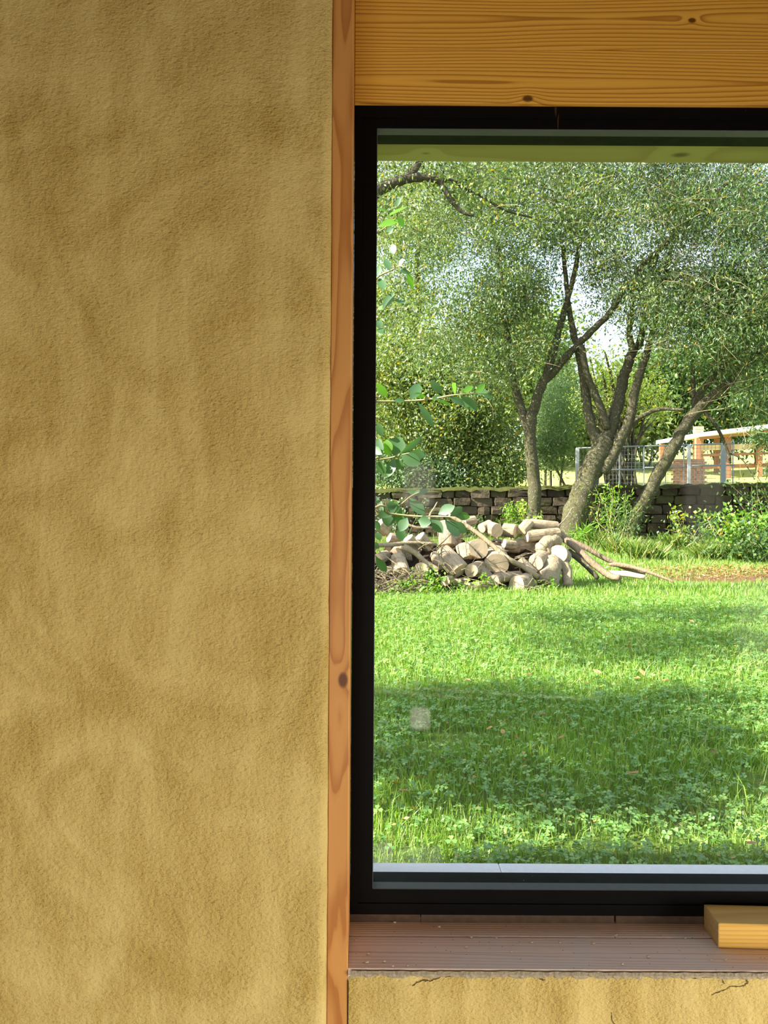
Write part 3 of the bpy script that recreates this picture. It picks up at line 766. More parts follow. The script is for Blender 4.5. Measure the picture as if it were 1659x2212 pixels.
# ------------------------------------------------------------------ stone wall
WY = 20.8
def wall_top(x): return 1.31 + 0.020 * (x + 0.5)
sw = thing('stone_wall', 'low mossy dry stone garden wall in shade running behind the log heap', 'wall', (4, WY, 0))
r = random.Random(21)
v, f = [], []
xs_ = np.linspace(-4.2, 14.4, 40)
for x in xs_:
    zt = wall_top(x) - 0.05
    v += [(x, WY + 0.07, -0.1), (x, WY + 0.07, zt), (x, WY + 0.5, zt), (x, WY + 0.5, -0.1)]
for i in range(len(xs_) - 1):
    a = i * 4; f += [(a, a + 1, a + 5, a + 4), (a + 1, a + 2, a + 6, a + 5), (a + 2, a + 3, a + 7, a + 6)]
obj('wall_core', v, f, M['wall_core'], sw)
import bmesh
def rough_block(w, d_, h, r, sub=1):
    bm = bmesh.new(); bmesh.ops.create_cube(bm, size=1.0)
    bmesh.ops.subdivide_edges(bm, edges=list(bm.edges), cuts=1, use_grid_fill=True)
    for q in bm.verts:
        k = 1 - 0.05 * (sum(abs(t) > .45 for t in q.co) - 1)
        q.co = Vector((q.co.x * w * k * (1 + r.uniform(-.08, .08)), q.co.y * d_ * k, q.co.z * h * k * (1 + r.uniform(-.12, .12)))) + Vector((r.uniform(-1, 1) * .012, r.uniform(-1, 1) * .025, r.uniform(-1, 1) * .010))
    me = bpy.data.meshes.new('stone'); bm.to_mesh(me); bm.free(); me.materials.append(M['stone']); return me
stones = [rough_block(1, .3, 1, r) for _ in range(14)]
rows = 6
for row in range(rows):
    x = -2.6 + r.uniform(0, .3)
    while x < 13.4:
        w_ = r.uniform(.28, .66); H = wall_top(x) / rows
        if row >= rows - 1: w_ *= 1.15
        o = bpy.data.objects.new('stone', r.choice(stones)); link(o, sw)
        o.location = Vector((x + w_ / 2, WY + 0.08 + r.uniform(-.04, .05), H * (row + .5) + r.uniform(-.015, .015))) - sw.location
        o.scale = (w_ * 0.97, 1.0, H * r.uniform(0.9, 1.02)); o.rotation_euler = (r.uniform(-.05, .05), r.uniform(-.05, .05), r.uniform(-.06, .06))
        x += w_
# moss and ivy capping
v, f = [], []
xs_ = np.linspace(-4.2, 14.2, 120)
for i, x in enumerate(xs_):
    z = wall_top(x) + r.uniform(-.03, .03)
    v += [(x, WY - 0.10 + r.uniform(-.03, .03), z - .06), (x, WY - .04, z + .01), (x, WY + .25, z + .03 + r.uniform(0, .03)), (x, WY + .55, z - .05)]
for i in range(len(xs_) - 1):
    a = i * 4
    for k in range(3): f.append((a + k, a + k + 1, a + k + 5, a + k + 4))
obj('moss_capping', v, f, M['moss'], sw, smooth=True, label='thin cap of moss')

# ------------------------------------------------------------------ trees
def tree_foliage(parent, regions, seed, per, L, Wd, mat, droop=0.35, tw=1, twmat='twig', twl=1.0, twr=0.008):
    C, Rr = px_clumps(regions, seed)
    v, f = cloud(C, Rr, per, L, Wd, droop)
    obj('foliage', v, f, M[mat], parent, kind='stuff')
    if tw: twigs('twigs', C[::max(1, len(C) // 260)], M[twmat], parent, seed, tw, twl, twr)

gA = 0.12
# A: forked willow left of centre
tA = thing('willow_tree', 'slim forked willow rising behind the middle of the log heap', 'tree', P(1150, 1140, 20.0) * 1)
tA.location.z = gA
bw = M['bark_willow']
limb('trunk', [(1150, 1140), (1154, 1080), (1153, 1030), (1147, 975), (1146, 930), (1150, 890)], 30, 24, 20.0, bw, tA, 0, 1, zbase=-0.05)
limb('limb', [(1149, 950), (1133, 905), (1116, 845), (1103, 775), (1094, 705), (1086, 640), (1078, 560), (1066, 470)], 22, 8, 20.0, bw, tA, .6, 2)
limb('limb', [(1150, 892), (1163, 850), (1178, 818), (1192, 770), (1206, 718), (1222, 660), (1238, 600), (1252, 530), (1262, 450)], 23, 7, 20.0, bw, tA, -.4, 3)
limb('limb', [(1178, 820), (1200, 800), (1222, 772), (1241, 752), (1262, 731), (1286, 707), (1316, 677), (1345, 632), (1384, 579), (1432, 532), (1474, 489), (1519, 444), (1551, 413), (1596, 378), (1650, 330)], 17, 8, 20.0, bw, tA, -2.2, 4)
limb('branch', [(1095, 712), (1110, 690), (1128, 640), (1140, 590)], 8, 4, 20.2, bw, tA, 0, 5, n=6)
# B: multi-stemmed willow in the middle
tB = thing('willow_tree', 'thick leaning willow in the centre with four stems spreading from its mossy base', 'tree', P(1244, 1120, 19.6))
tB.location.z = gA
limb('trunk', [(1232, 1150), (1243, 1105), (1259, 1062), (1280, 1015), (1297, 975), (1310, 948)], 54, 44, 19.6, bw, tB, 0, 11, n=12, zbase=-0.1)
limb('limb', [(1285, 1000), (1288, 955), (1275, 912), (1266, 860), (1258, 800), (1247, 752), (1236, 705), (1229, 665), (1222, 600), (1216, 530)], 25, 8, 19.6, bw, tB, .3, 12)
limb('limb', [(1312, 925), (1300, 888), (1283, 846), (1270, 815), (1262, 780), (1256, 745)], 18, 13, 19.5, bw, tB, -.2, 13)
limb('limb', [(1300, 970), (1317, 930), (1328, 895), (1338, 858), (1346, 818), (1356, 790), (1367, 758), (1379, 745), (1389, 712), (1399, 655), (1408, 600), (1420, 540)], 32, 9, 19.6, bw, tB, .4, 14)
limb('limb', [(1367, 760), (1360, 722), (1363, 683), (1370, 640), (1376, 590)], 16, 7, 19.7, bw, tB, .2, 15)
limb('limb', [(1302, 1020), (1320, 990), (1340, 950), (1357, 915), (1368, 865), (1376, 830), (1388, 790), (1402, 745), (1412, 708), (1421, 660), (1434, 600), (1452, 530)], 27, 8, 19.5, bw, tB, -.5, 16)
limb('branch', [(1360, 922), (1376, 905), (1397, 894), (1420, 885), (1448, 884), (1478, 886)], 11, 6, 19.4, bw, tB, -.6, 17, n=6)
# C: willow leaning right
tC = thing('willow_tree', 'single willow trunk leaning far to the right in front of the mesh fence', 'tree', P(1378, 1122, 19.8))
tC.location.z = gA
limb('trunk', [(1352, 1150), (1378, 1105), (1402, 1065), (1422, 1024), (1449, 976), (1477, 926), (1505, 888), (1536, 860), (1582, 820), (1612, 788), (1662, 742), (1720, 690)], 32, 16, 19.8, bw, tC, -1.0, 21, n=10, zbase=-0.05)
limb('limb', [(1499, 895), (1510, 858), (1527, 830), (1560, 794), (1592, 763), (1615, 745), (1612, 715), (1604, 690)], 18, 6, 19.7, bw, tC, -.5, 22)
limb('limb', [(1500, 885), (1498, 845), (1495, 790), (1494, 740), (1488, 690)], 13, 5, 19.8, bw, tC, .4, 23)
limb('branch', [(1520, 885), (1538, 908), (1550, 925), (1562, 950), (1573, 978), (1578, 1000)], 9, 5, 19.6, bw, tC, -.3, 24, n=6)
limb('branch', [(1573, 978), (1600, 990), (1615, 1010), (1630, 1036)], 4, 2, 19.4, bw, tC, -.2, 25, n=5)
# D: slender tree far left
tD = thing('slender_tree', 'slender grey tree rising behind the dark bush near the left window edge', 'tree', P(884, 1090, 24.6))
tD.location.z = gA
limb('trunk', [(872, 1120), (874, 980), (876, 850), (886, 765), (897, 700), (910, 660), (903, 622), (901, 560), (904, 518), (911, 500), (924, 475), (940, 452)], 20, 8, 24.6, bw, tD, 0, 31, zbase=-0.05)
limb('limb', [(903, 520), (898, 490), (893, 440), (897, 394), (902, 350)], 9, 5, 24.6, bw, tD, .2, 32, n=6)
limb('limb', [(910, 660), (892, 680), (878, 660), (868, 630)], 8, 4, 24.6, bw, tD, -.2, 33, n=6)
limb('limb', [(886, 765), (905, 730), (930, 690), (938, 610)], 8, 4, 24.6, bw, tD, .3, 34, n=6)

# foliage: clumps spread through each crown
tree_foliage(tA, [(1010, 520, 210, 210, 20.0, 2.4, 190, .50), (1160, 430, 210, 150, 20, 2.4, 150, .50), (1100, 700, 120, 120, 20, 1.6, 80, .45), (1180, 230, 420, 130, 20, 3, 100, .6), (1010, 780, 120, 90, 19.5, 1.2, 26, .4)], 101, 150, .10, .034, 'leaf_willow', .5, 2)
tree_foliage(tB, [(1350, 450, 190, 160, 19.4, 2.6, 150, .50), (1330, 600, 90, 50, 19.6, 1.5, 16, .35), (1350, 660, 80, 60, 19.8, 1.2, 9, .55), (1450, 640, 110, 90, 18.8, 1.8, 70, .42), (1480, 230, 300, 130, 19, 3, 90, .6)], 102, 150, .10, .032, 'leaf_willow', .6, 2)
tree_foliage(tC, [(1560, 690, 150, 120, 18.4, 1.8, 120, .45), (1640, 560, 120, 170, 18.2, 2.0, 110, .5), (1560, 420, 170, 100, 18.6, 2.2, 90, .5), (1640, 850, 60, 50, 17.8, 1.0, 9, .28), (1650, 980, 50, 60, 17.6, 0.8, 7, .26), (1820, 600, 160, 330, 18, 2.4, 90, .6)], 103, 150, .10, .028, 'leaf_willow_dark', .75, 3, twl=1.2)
tree_foliage(tD, [(880, 480, 90, 150, 24.6, 1.6, 80, .55), (850, 660, 80, 60, 24.6, 1.2, 30, .5), (900, 250, 220, 120, 24, 2.2, 60, .7)], 104, 150, .12, .042, 'leaf_bush', .4, 2)

# tree just left of the window whose thick limb crosses the top left corner of the view
tE = thing('overhanging_tree', 'tree rooted left of the view, its thick grey limb crossing the pane top left', 'tree', (-3.4, 9.0, 0))
v, f = tubeg(smooth_line([(-3.4, 9.0, -.1), (-3.35, 9.05, 1.2), (-3.1, 9.1, 2.4), (-2.9, 9.1, 3.3)], 4), [.17 - .004 * i for i in range(13)], 10, .08, 3); obj('trunk', v, f, M['bark_willow'], tE, smooth=True)
p_ = [Vector((-2.92, 9.1, 3.2)), Vector((-1.6, 9.05, 4.3)), P(780, 424, 9), P(816, 410, 9), P(853, 394, 9), P(885, 384, 9), P(917, 384, 9), P(948, 391, 9), P(972, 429, 9), P(999, 458, 9), P(1024, 466, 9)]
v, f = tubeg(smooth_line(p_, 3), [.10 - .0029 * i for i in range(31)], 9, .08, 4); obj('limb', v, f, M['bark_willow'], tE, smooth=True)
p_ = [P(880, 386, 9), P(893, 368, 9), P(908, 346, 9.1), P(930, 300, 9.2), P(960, 230, 9.3)]
v, f = tubeg(smooth_line(p_, 3), [.055 - .003 * i for i in range(13)], 8, .08, 5); obj('branch', v, f, M['bark_willow'], tE, smooth=True)
p_ = [P(940, 388, 9), P(985, 392, 9.1), P(1003, 408, 9.1), P(1025, 415, 9.2), P(1052, 431, 9.2), P(1092, 455, 9.2), P(1150, 470, 9.3)]
v, f = tubeg(smooth_line(p_, 3), [.03 - .0011 * i for i in range(19)], 7, .08, 6); obj('branch', v, f, M['bark_willow'], tE, smooth=True)
C, Rr = px_clumps([(880, 300, 150, 100, 9.2, 1.0, 40, .30), (1010, 400, 120, 50, 9.2, .7, 26, .22), (840, 460, 30, 60, 9.0, .5, 8, .2), (700, 420, 110, 160, 9, 1.2, 14, .3)], 105)
v, f = cloud(C, Rr, 75, .055, .026, .5); obj('foliage', v, f, M['leaf_bush'], tE, kind='stuff')
twigs('twigs', C, M['twig'], tE, 77, 2, .5, .004)

# trees left of the house, out of view, that dapple the lawn with shade
def shade_tree(x, y, h, label, clumps, seed, per=150):
    t = thing('garden_tree', label, 'tree', (x, y, 0))
    v, f = tubeg(smooth_line([(x, y, -.1), (x + .1, y, h * .35), (x - .05, y + .1, h * .7), (x, y, h)], 4), [.14 - .007 * i for i in range(13)], 9, .06, seed)
    obj('trunk', v, f, M['bark_willow'], t, smooth=True)
    C = [tuple(Vector(c[:3])) for c in clumps]; Rr = [c[3] for c in clumps]
    v, f = cloud(C, Rr, per, .09, .05, .4); obj('foliage', v, f, M['leaf_bush'], t, kind='stuff')
G = lambda px, py: (lambda Y: P(px, py, Y))(Yfor(px, py, 0.0))
def shade(areas, h0, h1, seed, rad):
    r = random.Random(seed); o = []
    for (cx, cy, rx, ry, n) in areas:
        for _ in range(n):
            g_ = G(cx + r.uniform(-rx, rx), cy + r.uniform(-ry, ry)); h = r.uniform(h0, h1); k = h / SUN_DIR.z
            o.append((g_.x + SUN_DIR.x * k, g_.y + SUN_DIR.y * k, h, rad * r.uniform(.7, 1.3)))
    return o
shade_tree(-6.6, 4.8, 5.0, 'leafy garden tree left of the house whose crown shades the middle of the lawn', shade([(1450, 1335, 240, 16, 10), (1470, 1385, 230, 14, 10), (1270, 1340, 60, 8, 3), (1480, 1420, 160, 6, 4)], 4.6, 6.2, 41, .36) + shade([(1010, 1505, 190, 26, 9), (1330, 1535, 330, 18, 11), (1140, 1560, 220, 16, 6)], 4.0, 5.4, 43, .26), 41)
shade_tree(-5.0, 2.9, 4.2, 'smaller garden tree beside the house whose crown shades the grass below the window', shade([(1260, 1600, 340, 20, 9), (1330, 1665, 300, 26, 9), (870, 1655, 60, 20, 3), (1180, 1740, 200, 24, 4), (1480, 1720, 120, 16, 3)], 3.2, 4.4, 42, .17), 42)

# dense bushes and trees behind the wall
def bush(name, label, regions, seed, per, L, Wd, mat, cat='bush', stem=None, droop=.3, tw=1):
    C, Rr = px_clumps(regions, seed)
    base = Vector((sum(c[0] for c in C) / len(C), sum(c[1] for c in C) / len(C), 0)); base.z = gz_far(base.x, base.y) if base.y > 21.3 else gz(base.x, base.y)
    t = thing(name, label, cat, base)
    v, f = cloud(C, Rr, per, L, Wd, droop); obj('foliage', v, f, M[mat], t, kind='stuff')
    st = []
    rr_ = random.Random(seed)
    for k in range(stem or 5):
        c = Vector(rr_.choice(C)); b0 = base + Vector((rr_.uniform(-.4, .4), rr_.uniform(-.4, .4), -.1))
        mid = (b0 + c) / 2 + Vector((0, 0, .15 * (c - b0).length))
        st.append(tubeg(smooth_line([b0, mid, c], 4), [.05 - .0035 * i for i in range(9)], 5, .05, k, False))
    v, f = merge(*st); obj('stems', v, f, M['bark_dark'], t)
    if tw: twigs('twigs', C[::2], M['twig'], t, seed, tw, .7, .008)
    return t
bush('evergreen_bush', 'dense dark bush filling the left side behind the stone wall', [(950, 900, 170, 110, 23.5, 1.8, 130, .5), (900, 800, 110, 90, 23.5, 1.5, 70, .5), (1040, 980, 90, 80, 23, 1.2, 60, .45)], 201, 230, .10, .055, 'leaf_bush')
bush('ivy_bush', 'low blue-green bush just above the stone wall at the far left', [(880, 1020, 90, 42, 22.6, .6, 60, .33), (970, 1030, 70, 30, 22.6, .5, 44, .3)], 202, 220, .085, .05, 'leaf_bluegreen')
bush('bramble_bush', 'sunlit bramble sprawling over the wall left of the slim willow', [(1090, 1015, 60, 32, 22.5, .5, 36, .3), (1040, 1040, 60, 14, 22.3, .3, 18, .22)], 203, 170, .09, .055, 'leaf_far')
bush('conifer', 'feathery blue-green bush seen between the two middle willows', [(1200, 900, 40, 60, 27, 1.2, 40, .45), (1190, 970, 45, 45, 27, 1.0, 36, .42), (1215, 830, 25, 40, 28, 1.0, 16, .45)], 204, 190, .13, .03, 'leaf_bluegreen')
bush('hedge_tree', 'bright green tree behind the fence right of the leaning willow', [(1540, 885, 110, 60, 41, 2.0, 80, .95), (1610, 800, 110, 90, 41, 2, 80, 1.0), (1450, 820, 70, 70, 41, 2, 50, .9)], 205, 170, .22, .12, 'leaf_dark', 'tree')
bush('shoot_thicket', 'yellow-green thicket of upright shoots behind the centre willow', [(1310, 830, 70, 80, 25, 1.0, 44, .38), (1400, 860, 45, 60, 25.5, .8, 24, .38)], 206, 70, .10, .035, 'leaf_yellow', 'bush', 40)
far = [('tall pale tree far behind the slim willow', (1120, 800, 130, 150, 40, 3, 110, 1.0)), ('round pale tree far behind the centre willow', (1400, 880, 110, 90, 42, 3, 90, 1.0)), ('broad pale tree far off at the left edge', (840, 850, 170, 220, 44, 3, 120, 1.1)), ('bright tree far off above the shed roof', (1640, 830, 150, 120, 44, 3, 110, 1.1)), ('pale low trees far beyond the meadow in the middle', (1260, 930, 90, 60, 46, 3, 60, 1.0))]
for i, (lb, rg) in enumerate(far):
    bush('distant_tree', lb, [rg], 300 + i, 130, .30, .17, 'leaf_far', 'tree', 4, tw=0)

# ------------------------------------------------------------------ fence, shed
FYD = 23.6
def fp(px, py): return P(px, py, FYD)
posts = [(1247, 1), (1293, 0), (1338, 0), (1391, 0), (1438, 0), (1477, 0), (1488, 1), (1562, 2), (1583, 0)]
tops = lambda px: 968 - (px - 1247) * 0.030
pans = [(1243, 1391, 'galvanised mesh fence panel behind the centre willow'), (1391, 1488, 'galvanised mesh fence panel crossed by the leaning willow trunk'), (1488, 1588, 'galvanised mesh fence panel at the right end, in front of the shed')]
for (a, b, lb) in pans:
    A_ = fp(a, 1060); zb = gz_far(A_.x, FYD) - .02
    t = thing('mesh_fence_panel', lb, 'fence', (A_.x, FYD, zb), 'mesh fence panels behind the stone wall')
    xa = fp(a, 1000).x + .02; xb = fp(b, 1000).x - .02
    za = fp(a, tops(a)).z; zbk = fp(b, tops(b)).z
    v, f = tubeg([(xa, FYD, za), (xb, FYD, zbk)], .022, 8); obj('top_rail', v, f, M['galv'], t, smooth=True)
    v, f = tubeg([(xa, FYD, (za + zb) / 2 + .1), (xb, FYD, (zbk + zb) / 2 + .1)], .022, 6); obj('middle_rail', v, f, M['galv'], t, smooth=True)
    for (px, kind_) in posts:
        if not (a - 2 <= px < b - 2): continue
        x = fp(px, 1000).x; zt = fp(px, tops(px)).z; wd = (.018, .05, .08)[kind_]
        mt = M['galv_pale'] if kind_ == 1 else M['galv']
        if kind_: v, f = boxg(x - wd, x + wd, FYD - .03, FYD + .03, zb, zt, .006)
        else: v, f = tubeg([(x, FYD, zb), (x, FYD, zt)], wd, 6)
        obj('post', v, f, mt, t)
    gs = []
    nxw = int((xb - xa) / .11)
    for i in range(nxw + 1):
        x = xa + (xb - xa) * i / nxw; zt = za + (zbk - za) * i / nxw
        gs.append(tubeg([(x, FYD + .03, zb), (x, FYD + .03, zt)], .0055, 4, caps=False))
    nzw = int((za - zb) / .11)
    for i in range(nzw + 1):
        k = i / nzw
        gs.append(tubeg([(xa, FYD + .035, zb + (za - zb) * k), (xb, FYD + .035, zb + (zbk - zb) * k)], .0055, 4, caps=False))
    v, f = merge(*gs); obj('wire_mesh', v, f, M['galv'], t, kind='stuff')
SY = 33.0
sb = P(1505, 1045, SY); sb.z = gz_far(sb.x, SY)
sd = thing('open_shed', 'open timber shed with a thin white roof at the right behind the fence', 'shed', sb)
def sx(px): return P(px, 1000, SY).x
def szz(px, py): return P(px, py, SY).z
def quadbar(name, p0, p1, th, dy, mat, y=SY):
    (xa, za), (xb, zb) = p0, p1
    V = [(xa, y, za), (xb, y, zb), (xb, y, zb + th), (xa, y, za + th), (xa, y + dy, za), (xb, y + dy, zb), (xb, y + dy, zb + th), (xa, y + dy, za + th)]
    return obj(name, V, [(0, 1, 2, 3), (7, 6, 5, 4), (0, 4, 5, 1), (1, 5, 6, 2), (2, 6, 7, 3), (3, 7, 4, 0)], mat, sd)
quadbar('roof_sheet', (sx(1502), szz(1502, 945)), (sx(1700), szz(1700, 921)), .17, 5.0, M['roof_white'], SY - .5)
quadbar('fascia', (sx(1506), szz(1506, 951)), (sx(1700), szz(1700, 932)), .12, .06, M['shed_wood'], SY - .2)
for px, y in ((1507, SY), (1575, SY + .1), (1640, SY), (1507, SY + 4), (1640, SY + 4)):
    box('post', sx(px) - .10, sx(px) + .10, y - .1, y + .1, sb.z - .3, szz(px, 947 - (px - 1505) * .10), M['shed_wood'], sd)
for py, th in ((1013, .16), (986, .10), (973, .22)):
    quadbar('rail', (sx(1512), szz(1512, py)), (sx(1700), szz(1700, py - 6)), th, .06, M['shed_pale'] if py == 973 else M['shed_wood'], SY + .12)
# chimney-like brick pier rising above the roof
ck = P(1508, 940, 36.0)
cp = thing('brick_pier', 'reddish brick pier standing up behind the left end of the white shed roof', 'pier', (ck.x, 36.0, gz_far(ck.x, 36)))
r = random.Random(4)
zb = cp.location.z; zt = P(1505, 921, 36.0).z
ncr = 16; hcr = (zt - zb) / ncr
for i in range(ncr):
    for k in range(2):
        off = .0 if i % 2 else -.06
        box('brick', ck.x - .17 + k * .19 + off * .3, ck.x - .17 + k * .19 + .18 + off * .3, 35.85, 36.15, zb + i * hcr, zb + (i + 1) * hcr - .012, M['brick'], cp)
# stacked reddish brick low wall seen through the mesh
bs = P(1465, 1030, 27.0); bz = gz_far(bs.x, 27.0)
bst = thing('brick_stack', 'stack of reddish bricks seen through the mesh left of the pale post', 'brick stack', (bs.x, 27, bz))
for i in range(11):
    for k in range(7):
        x0 = P(1452, 1000, 27).x + k * .155 + (.07 if i % 2 else 0)
        box('brick', x0, x0 + .148, 26.9 + r.uniform(-.02, .02), 27.1, bz + i * .082, bz + i * .082 + .076, M['brick'], bst)

# ------------------------------------------------------------------ log heap
def zxy(zx, zy): return 800 + zx / 3.7705, 1060 + zy / 3.7692
def dfront(zx): return 9.55 + (zx - 40) / 1600 * 0.95
def zfront(zx): return 900 - (zx - 40) / 1600 * 110
def dlog(zx, zy): return dfront(zx) + (zfront(zx) - zy) / 600 * 0.85
LOGMESH = {}
def make_log(A, B, rad, label, group, squash=1.0, seed=0, split=False, name='log'):
    r = random.Random(seed); d = (B - A); L = d.length; d.normalize()
    up = Vector((0, 0, 1)) if abs(d.z) < .9 else Vector((1, 0, 0))
    yv = up.cross(d).normalized(); zv = d.cross(yv)
    n = 16
    prof = []
    for k in range(n):
        a = 2 * math.pi * k / n; rr_ = 1 + .05 * math.sin(2 * a + seed) + .03 * math.sin(3 * a + 2 * seed) + r.uniform(-.02, .02)
        y, z = math.cos(a) * rr_, math.sin(a) * rr_ * squash
        if split: z = max(z, -.25)
        prof.append((y, z))
    tap = r.uniform(.9, 1.0)
    V, Fc = [], []
    ks = (0, .03, .25, .5, .75, .97, 1.0)
    for i, k in enumerate(ks):
        s = rad * (1 + (tap - 1) * k) * (.975 if i in (0, 6) else 1.0); bend = .05 * rad * math.sin(k * 3.1 + seed)
        for (y, z) in prof: V.append(((k - .5) * L, y * s + bend + r.uniform(-.012, .012) * rad, z * s + r.uniform(-.012, .012) * rad))
    for i in range(len(ks) - 1):
        for k in range(n):
            a = i * n + k; b = i * n + (k + 1) % n; Fc.append((a, b, b + n, a + n))
    me = bpy.data.meshes.new('log'); me.from_pydata(V, [], Fc); me.update()
    me.polygons.foreach_set('use_smooth', [True] * len(me.polygons)); me.materials.append(M['log_side'])
    o = bpy.data.objects.new(name, me); link(o)
    o.matrix_world = Matrix.Translation((A + B) / 2) @ Matrix((d, yv, zv)).transposed().to_4x4()
    o['label'] = label; o['category'] = 'log'; o['group'] = group
    for (i0, sg, k) in ((0, -1, 0), (6 * n, 1, 1)):
        cv = [Vector(V[i0 + q]) for q in range(n)]
        c = sum(cv, Vector()) / n
        loc = c.copy()
        mid = [loc + (q - loc) * .55 + Vector((sg * .004, 0, 0)) for q in cv]
        vv = [q - loc for q in cv] + [q - loc for q in mid] + [Vector((sg * .005, 0, 0))]
        ff = []
        for q in range(n):
            q2 = (q + 1) % n
            a4 = (q, q2, n + q2, n + q); a3 = (n + q, n + q2, 2 * n)
            if sg < 0: a4 = a4[::-1]; a3 = a3[::-1]
            ff += [a4, a3]
        m2 = bpy.data.meshes.new('cut_face'); m2.from_pydata(vv, [], ff); m2.update(); m2.materials.append(M['log_end'])
        o2 = bpy.data.objects.new('cut_face', m2); link(o2, o); o2.location = loc
    return o
GL = 'sawn logs in the heap'
# zoom pixels of end A, end B, diameter, nearer(-)/farther(+) of A and of B in metres, label
LOGS = [
 ((598, 262), (622, 452), 128, .10, -.05, 'pale log standing on end, sun-bleached, behind the overhanging leaves'),
 ((1268, 372), (1532, 345), 100, -.06, .06, 'long pale log lying level at the right top of the heap'),
 ((1305, 268), (1520, 292), 86, .05, .12, 'slender log topmost on the right, sloping down to the right'),
 ((1222, 340), (1290, 268), 104, -.05, .10, 'split log leaning behind the left end of the long pale log'),
 ((1182, 330), (1085, 318), 112, .02, .10, 'yellow mossy log end-on to the right at the top middle'),
 ((1030, 326), (960, 296), 112, -.10, .14, 'short log with grey-brown cut face turned to the house, top middle'),
 ((905, 306), (975, 268), 74, .0, .15, 'small bleached chunk left of the grey-faced log at the top'),
 ((885, 470), (800, 500), 168, -.16, .16, 'broad log with big pale oval face in the middle of the heap'),
 ((1030, 600), (1020, 520), 196, -.14, .22, 'largest round pale log face right of centre'),
 ((822, 652), (900, 610), 112, -.20, .14, 'log with neat small round face low in the centre'),
 ((725, 660), (575, 500), 165, -.14, .10, 'long thick log slanting down to the right in the centre'),
 ((780, 560), (745, 450), 118, -.04, .06, 'split wedge standing in the centre beside the slanting log'),
 ((585, 625), (515, 520), 92, -.08, .06, 'thin log slanting against the left side of the thick slanting log'),
 ((262, 672), (225, 545), 140, -.16, .06, 'stout log standing tilted at the lower left, lit end down'),
 ((215, 520), (235, 480), 112, -.02, .16, 'brown log end behind the stout tilted log on the left'),
 ((412, 645), (470, 630), 124, -.12, .16, 'striped grey cut face low on the left, beside ivy leaves'),
 ((305, 385), (385, 485), 92, -.02, .04, 'pale split log on the upper left under the horizontal branch'),
 ((395, 375), (480, 470), 104, .0, .06, 'second pale split log right of its twin on the upper left'),
 ((1345, 585), (1420, 535), 128, -.16, .12, 'smooth pale log face just left of the knotty root'),
 ((1535, 512), (1575, 535), 146, -.12, .14, 'pinkish round log face at the right edge of the heap'),
 ((1205, 575), (1330, 690), 112, .0, -.08, 'split wedge slanting down right of the largest round face'),
 ((1045, 712), (1220, 690), 92, -.05, .05, 'low brown log lying level right of the bottom centre'),
 ((1000, 738), (1050, 700), 104, -.12, .12, 'dull round log face low in the centre right'),
 ((1190, 770), (1310, 735), 158, -.14, .08, 'cracked grey log with radiating splits at the bottom right'),
 ((805, 815), (965, 775), 92, -.08, .04, 'flat weathered log half sunk in grass at the bottom centre'),
 ((610, 735), (660, 720), 80, -.10, .12, 'small pale log face at the bottom left of centre'),
 ((670, 745), (795, 742), 62, .0, .0, 'thin bleached log lying level at the bottom centre'),
 ((885, 650), (960, 715), 112, .02, .02, 'shaded log behind the neat small round face'),
 ((440, 850), (428, 725), 108, -.04, .0, 'mossy brown stump upright in ivy at the bottom left'),
 ((70, 268), (140, 325), 112, .0, .05, 'pale lump of log by the window edge at the upper left'),
 ((60, 560), (140, 530), 92, -.05, .10, 'dark log at the left window edge in the middle of the heap'),
 ((1085, 430), (1180, 442), 82, .02, .08, 'small shaded log in the hollow below the mossy one'),
 ((760, 255), (850, 238), 84, .05, .12, 'far log peeping over the back of the heap behind the leaves'),
 ((90, 690), (170, 650), 100, .0, .1, 'brown log low at the left window edge under twigs'),
 ((1330, 640), (1400, 600), 110, .0, .12, 'shaded log wedged behind the big grey stump'),
 ((150, 380), (230, 400), 80, .05, .12, 'bleached log high on the left behind the horizontal branch'),
 ((640, 430), (720, 400), 90, .06, .14, 'brown log in the shade right of the upright pale log'),
]
for i, (a, b, dm, ta, tb, lb) in enumerate(LOGS):
    mzx, mzy = (a[0] + b[0]) / 2, (a[1] + b[1]) / 2
    dd = dlog(mzx, mzy)
    pa = P(*zxy(*a), dd + ta); pb = P(*zxy(*b), dd + tb)
    rad = dm / 3.77 / 2 / F * dd
    for q in (pa, pb): q.z = max(q.z, rad * .5)
    make_log(pa, pb, rad, lb, GL, seed=i, split=lb.startswith('split'), name='log')
# filler logs buried in the heap
r = random.Random(17)
for i in range(16):
    zx = r.uniform(120, 1450); zy = r.uniform(520, 760) if i % 2 else r.uniform(420, 560)
    dd = dlog(zx, zy) + .25; c = P(*zxy(zx, zy), dd); a = r.uniform(-.8, .8); h = Vector((math.cos(a), math.sin(a) * .5, r.uniform(-.2, .2))) * .17
    c.z = max(c.z, .09)
    make_log(c - h, c + h, r.uniform(.075, .10), 'brown shadowed log buried between the other logs of the heap', GL, seed=100 + i)
